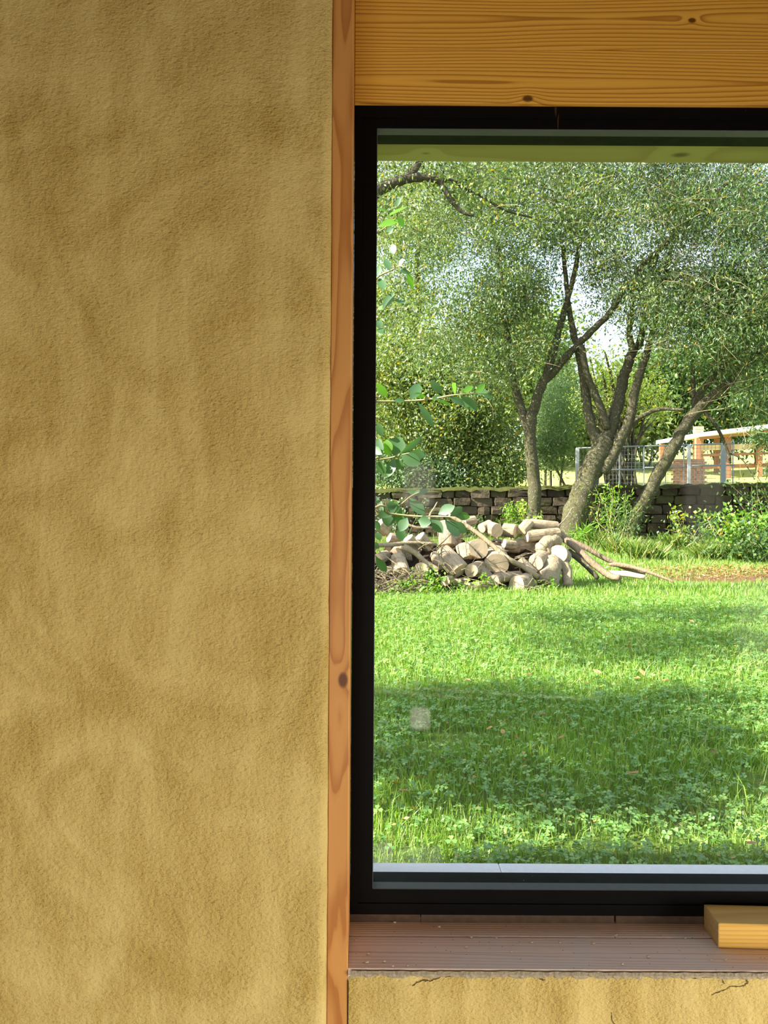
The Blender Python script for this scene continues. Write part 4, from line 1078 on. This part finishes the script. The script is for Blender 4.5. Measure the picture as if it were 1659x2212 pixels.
# gnarled pieces: skinned lumps
def lumpy(name, label, chains, mat, cat, group=None, seed=0, rough=.13):
    allp = [c for ch in chains for (c, _) in ch]
    base = Vector((sum(p.x for p in allp) / len(allp), sum(p.y for p in allp) / len(allp), min(p.z for p in allp)))
    t = thing(name, label, cat, base, group)
    for i, ch in enumerate(chains):
        pts = smooth_line([c for c, _ in ch], 3); rs = [q for _, q in ch]
        rad = [float(np.interp(k / 3, range(len(rs)), rs)) for k in range(len(pts))]
        v, f = tubeg(pts, rad, 14, rough, seed + i); obj('trunk' if i == 0 else 'limb', v, f, mat, t, smooth=True)
    return t
def zp(zx, zy, off=0): return P(*zxy(zx, zy), dlog(zx, zy) + off)
zr = lambda q: q / 3.77 / F * 10.3
lumpy('forked_stump', 'big grey forked stump standing at the right end of the heap', [
    [(zp(1500, 560, .02), zr(35)), (zp(1490, 585), zr(75)), (zp(1465, 650), zr(92)), (zp(1450, 720), zr(92)), (zp(1440, 775), zr(80))],
    [(zp(1520, 590, .02), zr(50)), (zp(1575, 610), zr(52)), (zp(1600, 660), zr(46)), (zp(1605, 720), zr(42)), (zp(1610, 782), zr(38))]], M['branch'], 'stump', None, 5)
lumpy('knotty_root', 'knotty twisted root lump above the pink log face at the right', [
    [(zp(1375, 500), zr(30)), (zp(1400, 470), zr(58)), (zp(1440, 430), zr(62)), (zp(1500, 410), zr(56)), (zp(1555, 430), zr(28))],
    [(zp(1420, 440), zr(45)), (zp(1440, 480), zr(50)), (zp(1470, 520), zr(30))]], M['branch'], 'root', None, 8, .2)
# branches and poles on the heap
def stick(name, label, pts, d0, d1, mat, cat='branch', group='branches on the log heap', conv=zxy, off=0.0, depth=None, n=8):
    q = []
    for i, p in enumerate(pts):
        Y = (dlog(*p) if conv is zxy else (depth if not callable(depth) else depth(i / (len(pts) - 1)))) + off
        q.append(P(*conv(*p), Y))
    q = smooth_line(q, 3); m = len(q); Y = q[0].y
    sc = 3.77 if conv is zxy else 3.614
    v, f = tubeg(q, [max(.002, (d0 + (d1 - d0) * i / (m - 1)) / sc / 2 / F * Y) for i in range(m)], n, .10, len(label))
    base = min(q, key=lambda t: t.z)
    o = obj(name, v, f, mat, None, smooth=True, base=base, label=label, category=cat)
    if group: o['group'] = group
    return o
BR = M['branch']; PO = M['pole']
stick('branch', 'thick pale branch lying level across the left of the heap', [(30, 445), (180, 440), (330, 425), (540, 435)], 40, 26, BR, off=-.14)
stick('branch', 'mottled branch sloping down right from under the level branch', [(270, 455), (370, 510), (450, 580), (560, 645)], 52, 34, BR, off=-.16)
stick('branch', 'longest branch running from top centre down to the big grey stump', [(640, 195), (760, 270), (880, 350), (990, 440), (1130, 560), (1250, 620), (1370, 705)], 30, 46, BR, off=-.18)
stick('branch', 'slanted pale branch high on the left below the leaves', [(290, 270), (380, 300), (500, 300)], 26, 18, BR, off=-.05)
stick('branch', 'thin branch across the back of the heap under the shrub leaves', [(40, 205), (300, 208), (640, 208)], 12, 14, BR, off=.12)
stick('branch', 'forked pale twig sticking up on the left of the heap', [(478, 250), (488, 190), (520, 140), (545, 92)], 22, 8, BR, off=.02)
stick('branch', 'dark thin stick leaning across the upright pale log', [(510, 490), (590, 420), (660, 350)], 12, 6, M['bark_dark'], off=-.16)
stick('branch', 'short forked stick below the centre of the slanting log', [(690, 690), (620, 640), (590, 575)], 26, 12, M['bark_dark'], off=-.22)
stick('branch', 'dark stick resting against the broad oval face', [(910, 545), (850, 480), (790, 420)], 14, 8, M['bark_dark'], off=-.24)
stick('branch', 'thin pale stick leaning in the lower left twigs', [(60, 480), (160, 560), (300, 660), (390, 720)], 12, 8, BR, off=-.2)
stick('branch', 'curved bare twig rising behind the right top of the heap', [(1500, 400), (1530, 290), (1570, 250), (1610, 200), (1640, 140)], 12, 6, BR, off=.2)
z2 = lambda zx, zy: (1200 + zx / 3.614, 860 + zy / 3.614)
stick('pole', 'longest weathered pole sliding off the right end of the heap', [(20, 1055), (150, 1160), (280, 1280), (420, 1385), (500, 1402)], 62, 46, PO, 'pole', 'poles right of the heap', z2, 0, lambda t: 11.3 - .6 * t)
stick('pole', 'shaded pole under the longest pole', [(90, 1190), (200, 1270), (330, 1405)], 56, 34, M['bark_dark'], 'pole', 'poles right of the heap', z2, 0, lambda t: 11.25 - .5 * t)
stick('pole', 'upper thin pole lying behind the longest pole', [(110, 1110), (240, 1170), (380, 1250), (540, 1325), (700, 1370)], 44, 30, PO, 'pole', 'poles right of the heap', z2, 0, lambda t: 11.7 - .2 * t)
stick('pole', 'farthest pole, its tip tapering into the grass on the right', [(420, 1290), (600, 1320), (760, 1370), (960, 1450)], 40, 18, PO, 'pole', 'poles right of the heap', z2, 0, lambda t: 11.6 - .5 * t)
stick('pole', 'pale split slab lying between the poles on the grass', [(430, 1370), (560, 1375), (700, 1400)], 52, 40, M['split'], 'pole', 'poles right of the heap', z2, 0, lambda t: 11.2 - .2 * t)
# brushwood core inside the heap, darkened to stand for shade between logs; loose twigs
v, f = [], []
NU, NV = 40, 10
r = random.Random(31)
for i in range(NU + 1):
    zx = -160 + (1560 + 160) * i / NU
    hgt = 0.62 * min(1, (i + 1) / 4) * min(1, (NU - i) / 6 + .15) * (0.85 + .15 * math.sin(i * .9))
    for j in range(NV + 1):
        t = j / NV; x0 = P(*zxy(zx, zfront(zx)), dfront(zx)).x
        y = dfront(zx) + .10 + 1.7 * t
        z = max(-.02, hgt * math.sin(math.pi * min(1, t * 1.0)) ** .8 + r.uniform(-.04, .04) - (.02 if j in (0, NV) else 0))
        v.append((x0 + r.uniform(-.02, .02), y, z))
for i in range(NU):
    for j in range(NV):
        a = i * (NV + 1) + j; f.append((a, a + 1, a + NV + 2, a + NV + 1))
obj('brushwood_core', v, f, M['wall_core'], None, kind='stuff', label='brushwood and earth packed under the log heap, darkened for shaded gaps', category='brushwood', base=(1, 10.4, 0))
gs = []
for i in range(260):
    zx = r.uniform(-60, 420) if i % 4 else r.uniform(420, 1450); zy = r.uniform(640, 880) if i % 4 else r.uniform(420, 860)
    c = zp(zx, zy, -.20 + r.uniform(-.08, .1)); c.z = max(.02, c.z); a = r.gauss(.2, .9); ln = r.uniform(.1, .4)
    dd = Vector((math.cos(a), r.uniform(-.4, .4), math.sin(a) * .7)) * ln / 2
    gs.append(tubeg([c - dd, c + Vector((0, r.uniform(-.02, .02), r.uniform(-.02, .03))), c + dd], [.006, .005, .002], 4, 0, 0, False))
vv, ff = merge(*gs); obj('loose_twigs', vv, ff, BR, None, kind='stuff', label='loose thin twigs and straw strewn over the log heap', category='twigs', base=(1, 10, 0))
# small creeper in front of the heap
C, Rr = [], []
for (zx, zy, n_, sp) in ((300, 770, 14, 60), (500, 700, 9, 45), (420, 830, 10, 80), (520, 790, 8, 60), (760, 790, 5, 60), (930, 745, 4, 30), (1010, 810, 6, 60), (120, 860, 8, 80), (1400, 770, 4, 40)):
    for _ in range(n_):
        p = zp(zx + r.gauss(0, sp), zy + r.gauss(0, sp * .5), -.2); p.z = max(.03, p.z); C.append(tuple(p)); Rr.append(.07)
v, f = cloud(C, Rr, 12, .05, .036, .2); obj('creeper', v, f, M['leaf_bright'], None, kind='stuff', label='light green creeper growing over the foot of the log heap', category='creeper', base=(1, 9.5, 0))

# ------------------------------------------------------------------ lawn
def inview(x, y, m=0.9):
    return (x > (800 - CX) / F * y - m) & (x < (1659 - CX) / F * y + m)
gzv = np.vectorize(gz)
def blades(n, y0, y1, hmin, hmax, wd, mat, name, label, dens=None, xr=None, lean=.45):
    yy = rng.uniform(y0, y1, n * 3); xx = rng.uniform(-2.2, 8.5, n * 3) if xr is None else rng.uniform(*xr, n * 3)
    k = inview(xx, yy)
    if dens is not None: k &= rng.random(n * 3) < dens(xx, yy)
    xx, yy = xx[k][:n], yy[k][:n]; m = len(xx)
    zz = gzv(xx, yy)
    h = rng.uniform(hmin, hmax, m); a = rng.uniform(0, 2 * np.pi, m); ln = np.abs(rng.normal(0, lean, m)) * h
    p = np.stack([xx, yy, zz - .005], 1)
    d = np.stack([np.cos(a) * ln, np.sin(a) * ln, h], 1)
    s = np.stack([-np.sin(a), np.cos(a), np.zeros(m)], 1); b = rng.uniform(0, 2 * np.pi, m)
    s = np.stack([np.cos(b), np.sin(b), np.zeros(m)], 1)
    w_ = (wd * rng.uniform(.7, 1.3, m))[:, None]
    mid = p + d * .5 - np.stack([np.cos(a) * ln * .22, np.sin(a) * ln * .22, -h * .06], 1)
    V = np.stack([p - s * w_ * .5, p + s * w_ * .5, mid + s * w_ * .42, mid - s * w_ * .42, p + d], 1).reshape(-1, 3)
    i = np.arange(m)[:, None] * 5
    Fc = np.concatenate([i + np.array([[0, 1, 2]]), i + np.array([[0, 2, 3]]), i + np.array([[3, 2, 4]])], 1).reshape(-1, 3)
    return obj(name, V, Fc, M[mat], None, base=(1, (y0 + y1) / 2, 0), kind='stuff', label=label, category='grass')
bare = []
for (px, py, rx, ry) in ((1000, 1592, .22, .10), (950, 1615, .16, .12), (1380, 1830, .10, .10), (1340, 1405, .12, .12), (1265, 1830, .12, .08), (1640, 1690, .15, .2), (1560, 1255, 1.4, .5)):
    g_ = G(px, py); bare.append((g_.x, g_.y, rx, ry))
def notbare(x, y):
    o = np.ones_like(x)
    for (bx, by, rx, ry) in bare:
        e_ = ((x - bx) / rx) ** 2 + ((y - by) / ry) ** 2
        o *= np.clip(e_ * .8, .08, 1)
    return o
def noise2(x, y, s, ph):
    return .5 + .25 * (np.sin(x * s + ph + 1.7 * np.sin(y * s * .7)) + np.sin(y * s * 1.3 - ph + 1.3 * np.sin(x * s * .8 + 2)))
clov = lambda x, y: np.clip(noise2(x, y, 2.6, .6) * 1.1 + .22 * (x - .2), .06, 1) * notbare(x, y)
gras = lambda x, y: np.clip(1.15 - .55 * noise2(x, y, 2.6, .6), .3, 1) * notbare(x, y)
blades(52000, 2.3, 5.2, .03, .085, .0042, 'grass', 'lawn_grass', 'short bright green lawn grass near the window', gras)
blades(60000, 5.2, 9.5, .03, .085, .0065, 'grass', 'lawn_grass', 'green lawn grass in the middle of the garden', gras)
blades(52000, 9.5, 16.5, .03, .10, .010, 'grass', 'lawn_grass', 'green lawn grass around and behind the log heap', lambda x, y: notbare(x, y))
blades(5000, 13.5, 20.2, .08, .26, .012, 'grass_long', 'long_grass', 'longer yellow-green grass tufts at the foot of the stone wall', lambda x, y: np.clip(noise2(x, y, 2.2, 2.0) ** 3 * 1.4, .03, 1) * notbare(x, y))
blades(2600, 2.4, 6.0, .09, .20, .0042, 'grass', 'tall_grass', 'scattered tall grass blades standing above the near lawn', lambda x, y: np.clip(noise2(x, y, 3.3, 1.1) ** 2, .05, 1), lean=.8)
blades(2600, 2.4, 9.0, .02, .05, .004, 'straw', 'dry_grass', 'dry straw-coloured grass lying on the bare patches of lawn', lambda x, y: np.clip(1.05 - notbare(x, y), .05, 1), lean=2.2)
def clover(n, y0, y1, s0, s1, name, label):
    yy = rng.uniform(y0, y1, n * 4); xx = rng.uniform(-2, 8, n * 4)
    k = inview(xx, yy) & (rng.random(n * 4) < clov(xx, yy)); xx, yy = xx[k][:n], yy[k][:n]; m = len(xx)
    zz = gzv(xx, yy) + rng.uniform(.02, .065, m); s = rng.uniform(s0, s1, m); a0 = rng.uniform(0, 2 * np.pi, m)
    tilt = rng.normal(0, .35, (m, 3)); up = np.stack([tilt[:, 0], tilt[:, 1], np.ones(m)], 1); up /= np.linalg.norm(up, axis=1, keepdims=True)
    Vs = []
    for k in range(3):
        a = a0 + k * 2.0944; d = np.stack([np.cos(a), np.sin(a), np.zeros(m)], 1)
        d = d - up * (d * up).sum(1, keepdims=True); d /= np.linalg.norm(d, axis=1, keepdims=True)
        t = np.cross(up, d); c = np.stack([xx, yy, zz], 1); S_ = s[:, None]
        q = [c, c + d * S_ * .55 + t * S_ * .46 + up * S_ * .10, c + d * S_ * .98 + t * S_ * .30, c + d * S_ * .90, c + d * S_ * .98 - t * S_ * .30, c + d * S_ * .55 - t * S_ * .46 + up * S_ * .10]
        Vs.append(np.stack(q, 1))
    V = np.concatenate(Vs, 1).reshape(-1, 3)
    i = np.arange(m * 3)[:, None] * 6
    Fc = np.concatenate([i + np.array([[0, 1, 2]]), i + np.array([[0, 2, 3]]), i + np.array([[0, 3, 4]]), i + np.array([[0, 4, 5]])], 1).reshape(-1, 3)
    obj(name, V, Fc, M['clover'], None, base=(1, (y0 + y1) / 2, 0), kind='stuff', label=label, category='clover')
clover(9000, 2.4, 5.0, .011, .021, 'clover_patch', 'clover leaves carpeting the lawn just below the window')
clover(13000, 5.0, 9.4, .014, .024, 'clover_patch', 'paler clover leaves spread over the middle of the lawn')
# fallen leaves on the lawn
flv = bpy.data.meshes.new('fallen_leaf')
flv.from_pydata([(0, 0, 0), (.018, .012, .006), (.045, .014, .002), (.062, 0, .008), (.045, -.014, .004), (.018, -.012, .008)], [], [(0, 1, 2), (0, 2, 3), (0, 3, 4), (0, 4, 5)]); flv.materials.append(M['litter'])
r = random.Random(8)
spots = [(845, 1718), (893, 1710), (886, 1740), (883, 1775), (1300, 1470), (1392, 1476), (1384, 1481), (1447, 1484), (1266, 1492), (1312, 1384), (1320, 1390), (1355, 1408), (1540, 1640), (1435, 1598), (1355, 1700), (966, 1585), (1090, 1610), (1108, 1612), (1140, 1670), (1560, 1545), (1140, 1475), (1018, 1485), (1205, 1620), (1010, 1420), (1240, 1780), (1500, 1360), (1610, 1855), (870, 1800), (1160, 1560), (1065, 1592)]
for (px, py) in spots:
    g_ = G(px, py); o = bpy.data.objects.new('fallen_leaf', flv); link(o)
    o.location = (g_.x, g_.y, gz(g_.x, g_.y) + .05); o.rotation_euler = (r.uniform(-.5, .5), r.uniform(-.5, .5), r.uniform(0, 6.3)); k = r.uniform(.6, 1.1); o.scale = (k, k, k)
    o['label'] = 'small orange-brown fallen leaf lying on the clover lawn'; o['category'] = 'leaf'; o['group'] = 'fallen leaves on the lawn'
# leaf litter and bare earth at the right edge
gb = G(1570, 1250)
xs_ = np.linspace(gb.x - 1.5, gb.x + 2.6, 30); ys_ = np.linspace(gb.y - .7, gb.y + 1.7, 16)
grid('bare_earth', xs_, ys_, lambda x, y: gz(x, y) + .035 * max(0, 1 - ((x - gb.x - .5) / 2.0) ** 2 - ((y - gb.y - .5) / 1.15) ** 2) * 1.5 - .012, M['bare'], kind='structure')
n = 2600
xx = rng.normal(gb.x + .5, .95, n); yy = rng.normal(gb.y + .75, .55, n)
pp = np.stack([xx, yy, gzv(xx, yy) + rng.uniform(.02, .06, n)], 1)
dd = rng.normal(size=(n, 3)); dd[:, 2] *= .25; nn = rng.normal(size=(n, 3)) * .4; nn[:, 2] += 1
v, f = leaf_mesh(pp, nn, dd, rng.uniform(.03, .09, n), rng.uniform(.015, .035, n))
obj('leaf_litter', v, f, M['litter'], None, kind='stuff', label='brown dry leaf litter over bare earth at the right of the lawn', category='leaf litter', base=(gb.x, gb.y, 0))

# ------------------------------------------------------------------ weeds and plants in front of the wall
def weed(name, label, px, py, Y, h, n, L, Wd, mat, spread=.25, seed=0, stems=5, cat='plant'):
    b = P(px, py, Y); b.z = gz(b.x, Y)
    t = thing(name, label, cat, b); r = random.Random(seed); C = []; gs = []
    for k in range(stems):
        tip = b + Vector((r.gauss(0, spread), r.gauss(0, spread * .6), h * r.uniform(.7, 1.05)))
        base = b + Vector((r.gauss(0, spread * .4), r.gauss(0, spread * .3), -.02))
        mid = (base + tip) / 2 + Vector((r.gauss(0, spread * .25), 0, h * .06)); line = smooth_line([base, mid, tip], 5)
        gs.append(tubeg(line, [.010 - .0007 * i for i in range(len(line))], 5, 0, k, False))
        C += [tuple(q) for q in line[2:]]
    v, f = merge(*gs); obj('stems', v, f, M['stem'], t)
    v, f = cloud(C, [spread * .55] * len(C), max(3, n // len(C)), L, Wd, .2); obj('leaves', v, f, M[mat], t, kind='stuff')
    return t
weed('nettle', 'tall feathery green weed against the wall above the middle of the heap', 1105, 1160, 19.6, .98, 620, .11, .034, 'leaf_bright', .2, 1, 8)
weed('sapling', 'small sapling with yellow leaves in front of the slim willow trunk', 1138, 1150, 19.2, 1.0, 60, .13, .09, 'leaf_yellow', .12, 2, 3)
weed('willow_shoot', 'yellow-green leafy shoots right of the thick willow base', 1325, 1150, 19.0, 1.35, 620, .12, .034, 'leaf_bright', .36, 3, 10)
weed('willow_shoot', 'darker shoots low between the centre and the leaning willow', 1340, 1165, 18.4, .9, 520, .12, .030, 'leaf_dark', .4, 4, 9)
weed('sapling', 'thin sapling with few yellow leaves in front of the bare wall stones', 1470, 1165, 18.6, .85, 46, .12, .07, 'leaf_yellow', .25, 5, 4)
weed('shrub', 'bright green leafy shrub at the right edge before the wall', 1600, 1215, 14.8, .95, 900, .10, .055, 'leaf_bright', .36, 6, 12, 'shrub')
weed('shrub', 'dark low shrub under the bright one at the right edge', 1630, 1215, 14.4, .55, 900, .09, .06, 'leaf_dark', .42, 7, 12, 'shrub')
weed('shrub', 'tall shrub draped over the wall at the right edge of the view', 1655, 1150, 18.8, 1.5, 900, .11, .045, 'leaf_dark', .5, 8, 12, 'shrub')
weed('iris_clump', 'clump of strap-shaped green leaves behind the poles', 1258, 1180, 17.6, .42, 160, .34, .03, 'leaf_bright', .16, 9, 8)
weed('bramble', 'trailing weeds at the wall foot behind the right of the poles', 1500, 1175, 17.2, .55, 520, .10, .045, 'leaf_dark', .45, 10, 10)
weed('fern', 'green fern at the wall foot above the left of the heap', 1040, 1160, 19.4, .55, 420, .13, .035, 'leaf_dark', .3, 11, 8)
weed('ivy', 'ivy trailing down the wall at the far left', 845, 1150, 20.0, 1.1, 380, .09, .06, 'leaf_bluegreen', .4, 12, 8)
for i, (px, py, n_) in enumerate(((1350, 1180, 420), (1400, 1190, 420), (1455, 1170, 380), (1538, 1190, 480), (1300, 1165, 300))):
    b = P(px, py + 15, 15.5); b = G(px, py + 22); b.y = min(b.y, 17.5); b.x = P(px, py, b.y).x
    nb = n_; a = rng.uniform(0, 6.28, nb); h = rng.uniform(.16, .42, nb); ln = rng.uniform(.05, .32, nb)
    p = np.stack([b.x + rng.normal(0, .16, nb), b.y + rng.normal(0, .12, nb), np.full(nb, gz(b.x, b.y) - .01)], 1)
    d = np.stack([np.cos(a) * ln, np.sin(a) * ln, h], 1); s = np.stack([-np.sin(a), np.cos(a), np.zeros(nb)], 1) * .012
    V = np.stack([p - s, p + s, p + d * .6 + [0, 0, .04], p + d], 1).reshape(-1, 3); ii = np.arange(nb)[:, None] * 4
    Fc = np.concatenate([ii + np.array([[0, 1, 2]]), ii + np.array([[0, 2, 3]])], 1).reshape(-1, 3)
    lb = ['long green grass tuft nearest the poles', 'long grass tuft left of the bare earth', 'mixed long grass tuft by the wall foot in the middle', 'yellow-lit round grass tuft beside the right shrub', 'dark grass tuft behind the poles under the leaning willow'][i]
    o = obj('grass_tuft', V, Fc, M['grass_long'], None, base=(b.x, b.y, gz(b.x, b.y)), label=lb, category='grass')

# ------------------------------------------------------------------ shrub just outside the window, branches reaching in from the left
SHY = 2.75
shrub = thing('broad_leaved_shrub', 'broad-leaved shrub outside the left window edge, branches reaching across the pane', 'shrub', (-.62, SHY + .1, 0))
v, f = tubeg(smooth_line([(-.62, SHY + .1, -.05), (-.58, SHY + .12, .7), (-.62, SHY + .1, 1.6), (-.55, SHY + .1, 2.5)], 4), [.035 - .0018 * i for i in range(13)], 8, .05, 1)
obj('trunk', v, f, M['stem'], shrub, smooth=True)
z5 = lambda zx, zy: (800 + zx / 3.7705, 700 + zy / 3.7705)
z3 = lambda zx, zy: (800 + zx / 3.7705, 320 + zy / 3.7705)
def leaf_geo(a, t, nrm, wd, fold=.18, curl=.10):
    L = (t - a); ln = L.length; d = L.normalized(); s = nrm.cross(d).normalized(); n = d.cross(s)
    prof_ = [(0, .06), (.15, .42), (.35, .88), (.55, 1.0), (.75, .80), (.90, .42), (1.0, .02)]
    V = []; Fc = []
    for (k, w_) in prof_:
        c = a + d * ln * k - n * curl * ln * (k - .3) ** 2
        V += [c + s * wd * .5 * w_ + n * fold * wd * .5 * w_, c, c - s * wd * .5 * w_ + n * fold * wd * .5 * w_]
    for i in range(len(prof_) - 1):
        b = i * 3; Fc += [(b, b + 1, b + 4, b + 3), (b + 1, b + 2, b + 5, b + 4)]
    return V, Fc
def leafy(pts, conv, leaves, seed, r0=.0032, start=None, dY=0.0):
    r = random.Random(seed); Y = SHY + dY
    q = [P(*conv(*p), Y + .05 * math.sin(i)) for i, p in enumerate(pts)]
    if start is not None: q = [Vector(start)] + q
    q = smooth_line(q, 4); m = len(q)
    v, f = tubeg(q, [r0 * (1.6 - 1.2 * i / (m - 1)) for i in range(m)], 6, 0, seed)
    br = obj('branch', v, f, M['stem'], shrub, smooth=True)
    for (a, t, wd, lime) in leaves:
        A_ = P(*conv(*a), Y + r.uniform(-.02, .02)); T_ = P(*conv(*t), Y + r.uniform(-.03, .03))
        nr = Vector((r.gauss(-.1, .3), -1.0, r.gauss(.35, .35))).normalized()
        v, f = leaf_geo(A_, T_, nr, wd / 3.77 / F * Y * 1.05)
        obj('leaf', v, f, M['leaf_lime' if lime else 'leaf_front'], br, smooth=True, base=A_)
    return br
leafy([(-60, 640), (50, 632), (300, 626), (500, 610), (650, 582), (760, 572), (860, 566), (950, 575)], z5, [
    ((330, 620), (400, 480), 95, 0), ((340, 570), (450, 592), 44, 1), ((590, 570), (488, 466), 64, 0), ((682, 565), (692, 482), 92, 1), ((750, 568), (835, 498), 52, 1), ((855, 560), (935, 485), 52, 1),
    ((500, 612), (590, 590), 44, 0), ((540, 618), (658, 660), 30, 1), ((640, 596), (772, 655), 62, 0), ((740, 585), (872, 706), 84, 0), ((840, 580), (962, 540), 44, 0), ((900, 562), (1010, 612), 30, 0), ((388, 640), (520, 838), 62, 0), ((190, 622), (282, 622), 44, 0), ((45, 480), (140, 590), 62, 1)], 1, start=(-.58, SHY + .1, 1.30))
leafy([(-60, 1150), (60, 1110), (160, 1090), (240, 1066), (320, 1050)], z5, [
    ((190, 1070), (235, 915), 150, 0), ((150, 1070), (130, 940), 90, 1), ((60, 1100), (70, 930), 90, 0), ((230, 1075), (432, 915), 56, 0), ((200, 1090), (140, 1245), 84, 0), ((250, 1072), (410, 1140), 116, 0), ((90, 1110), (95, 1230), 92, 0), ((300, 1100), (342, 1172), 40, 0), ((320, 1050), (450, 1070), 80, 0), ((210, 1100), (250, 1180), 80, 0), ((60, 800), (95, 915), 62, 0), ((20, 1000), (90, 1060), 60, 0)], 2, start=(-.6, SHY + .12, 1.02))
leafy([(-60, 1640), (45, 1570), (140, 1520), (230, 1482), (330, 1402), (400, 1370)], z5, [
    ((330, 1402), (480, 1345), 62, 0), ((320, 1415), (432, 1555), 112, 0), ((240, 1480), (60, 1570), 90, 0), ((160, 1510), (140, 1650), 112, 0), ((240, 1490), (262, 1680), 104, 0), ((45, 1400), (105, 1520), 44, 0), ((220, 1470), (120, 1490), 70, 0), ((390, 1375), (300, 1360), 46, 0)], 3, start=(-.6, SHY + .12, .72), dY=.05)
leafy([(-60, 180), (160, 190), (330, 205), (480, 210), (640, 212), (700, 230)], zxy, [
    ((552, 192), (686, 122), 92, 0), ((650, 208), (752, 132), 72, 0), ((498, 220), (590, 345), 84, 0), ((610, 236), (722, 372), 104, 0), ((680, 250), (776, 345), 82, 0), ((700, 190), (812, 222), 70, 0), ((390, 240), (490, 262), 100, 0), ((300, 220), (240, 330), 90, 0), ((250, 290), (250, 410), 86, 0)], 4, start=(-.6, SHY + .12, .80), dY=-.05)
leafy([(-60, 500), (20, 520), (60, 545)], zxy, [((45, 540), (132, 665), 72, 0), ((20, 240), (80, 320), 62, 0), ((45, 340), (85, 400), 52, 0), ((20, 420), (70, 470), 50, 0)], 5, start=(-.6, SHY + .12, .6), dY=.02)
leafy([(-60, 760), (40, 700), (130, 640), (220, 560)], z3, [
    ((60, 640), (235, 582), 74, 1), ((50, 490), (150, 520), 52, 1), ((130, 560), (300, 468), 44, 1), ((175, 780), (192, 862), 66, 0), ((190, 650), (130, 690), 60, 0), ((230, 560), (270, 640), 50, 1), ((50, 590), (10, 650), 60, 1), ((215, 480), (240, 400), 40, 0)], 6, start=(-.58, SHY + .1, 1.75))
leafy([(-60, 1150), (60, 1050), (160, 1000), (250, 960), (330, 1010)], z3, [
    ((100, 1310), (192, 1172), 72, 0), ((55, 1312), (132, 1290), 44, 1), ((240, 1000), (332, 1012), 62, 0), ((160, 1000), (120, 900), 60, 0), ((60, 1050), (70, 960), 60, 0), ((70, 1060), (110, 1150), 66, 0), ((230, 965), (280, 890), 50, 0), ((300, 990), (345, 1150), 46, 1), ((200, 1230), (290, 1260), 50, 0), ((50, 1480), (120, 1500), 60, 0), ((60, 1390), (80, 1470), 60, 0)], 7, start=(-.58, SHY + .1, 1.55), dY=.08)
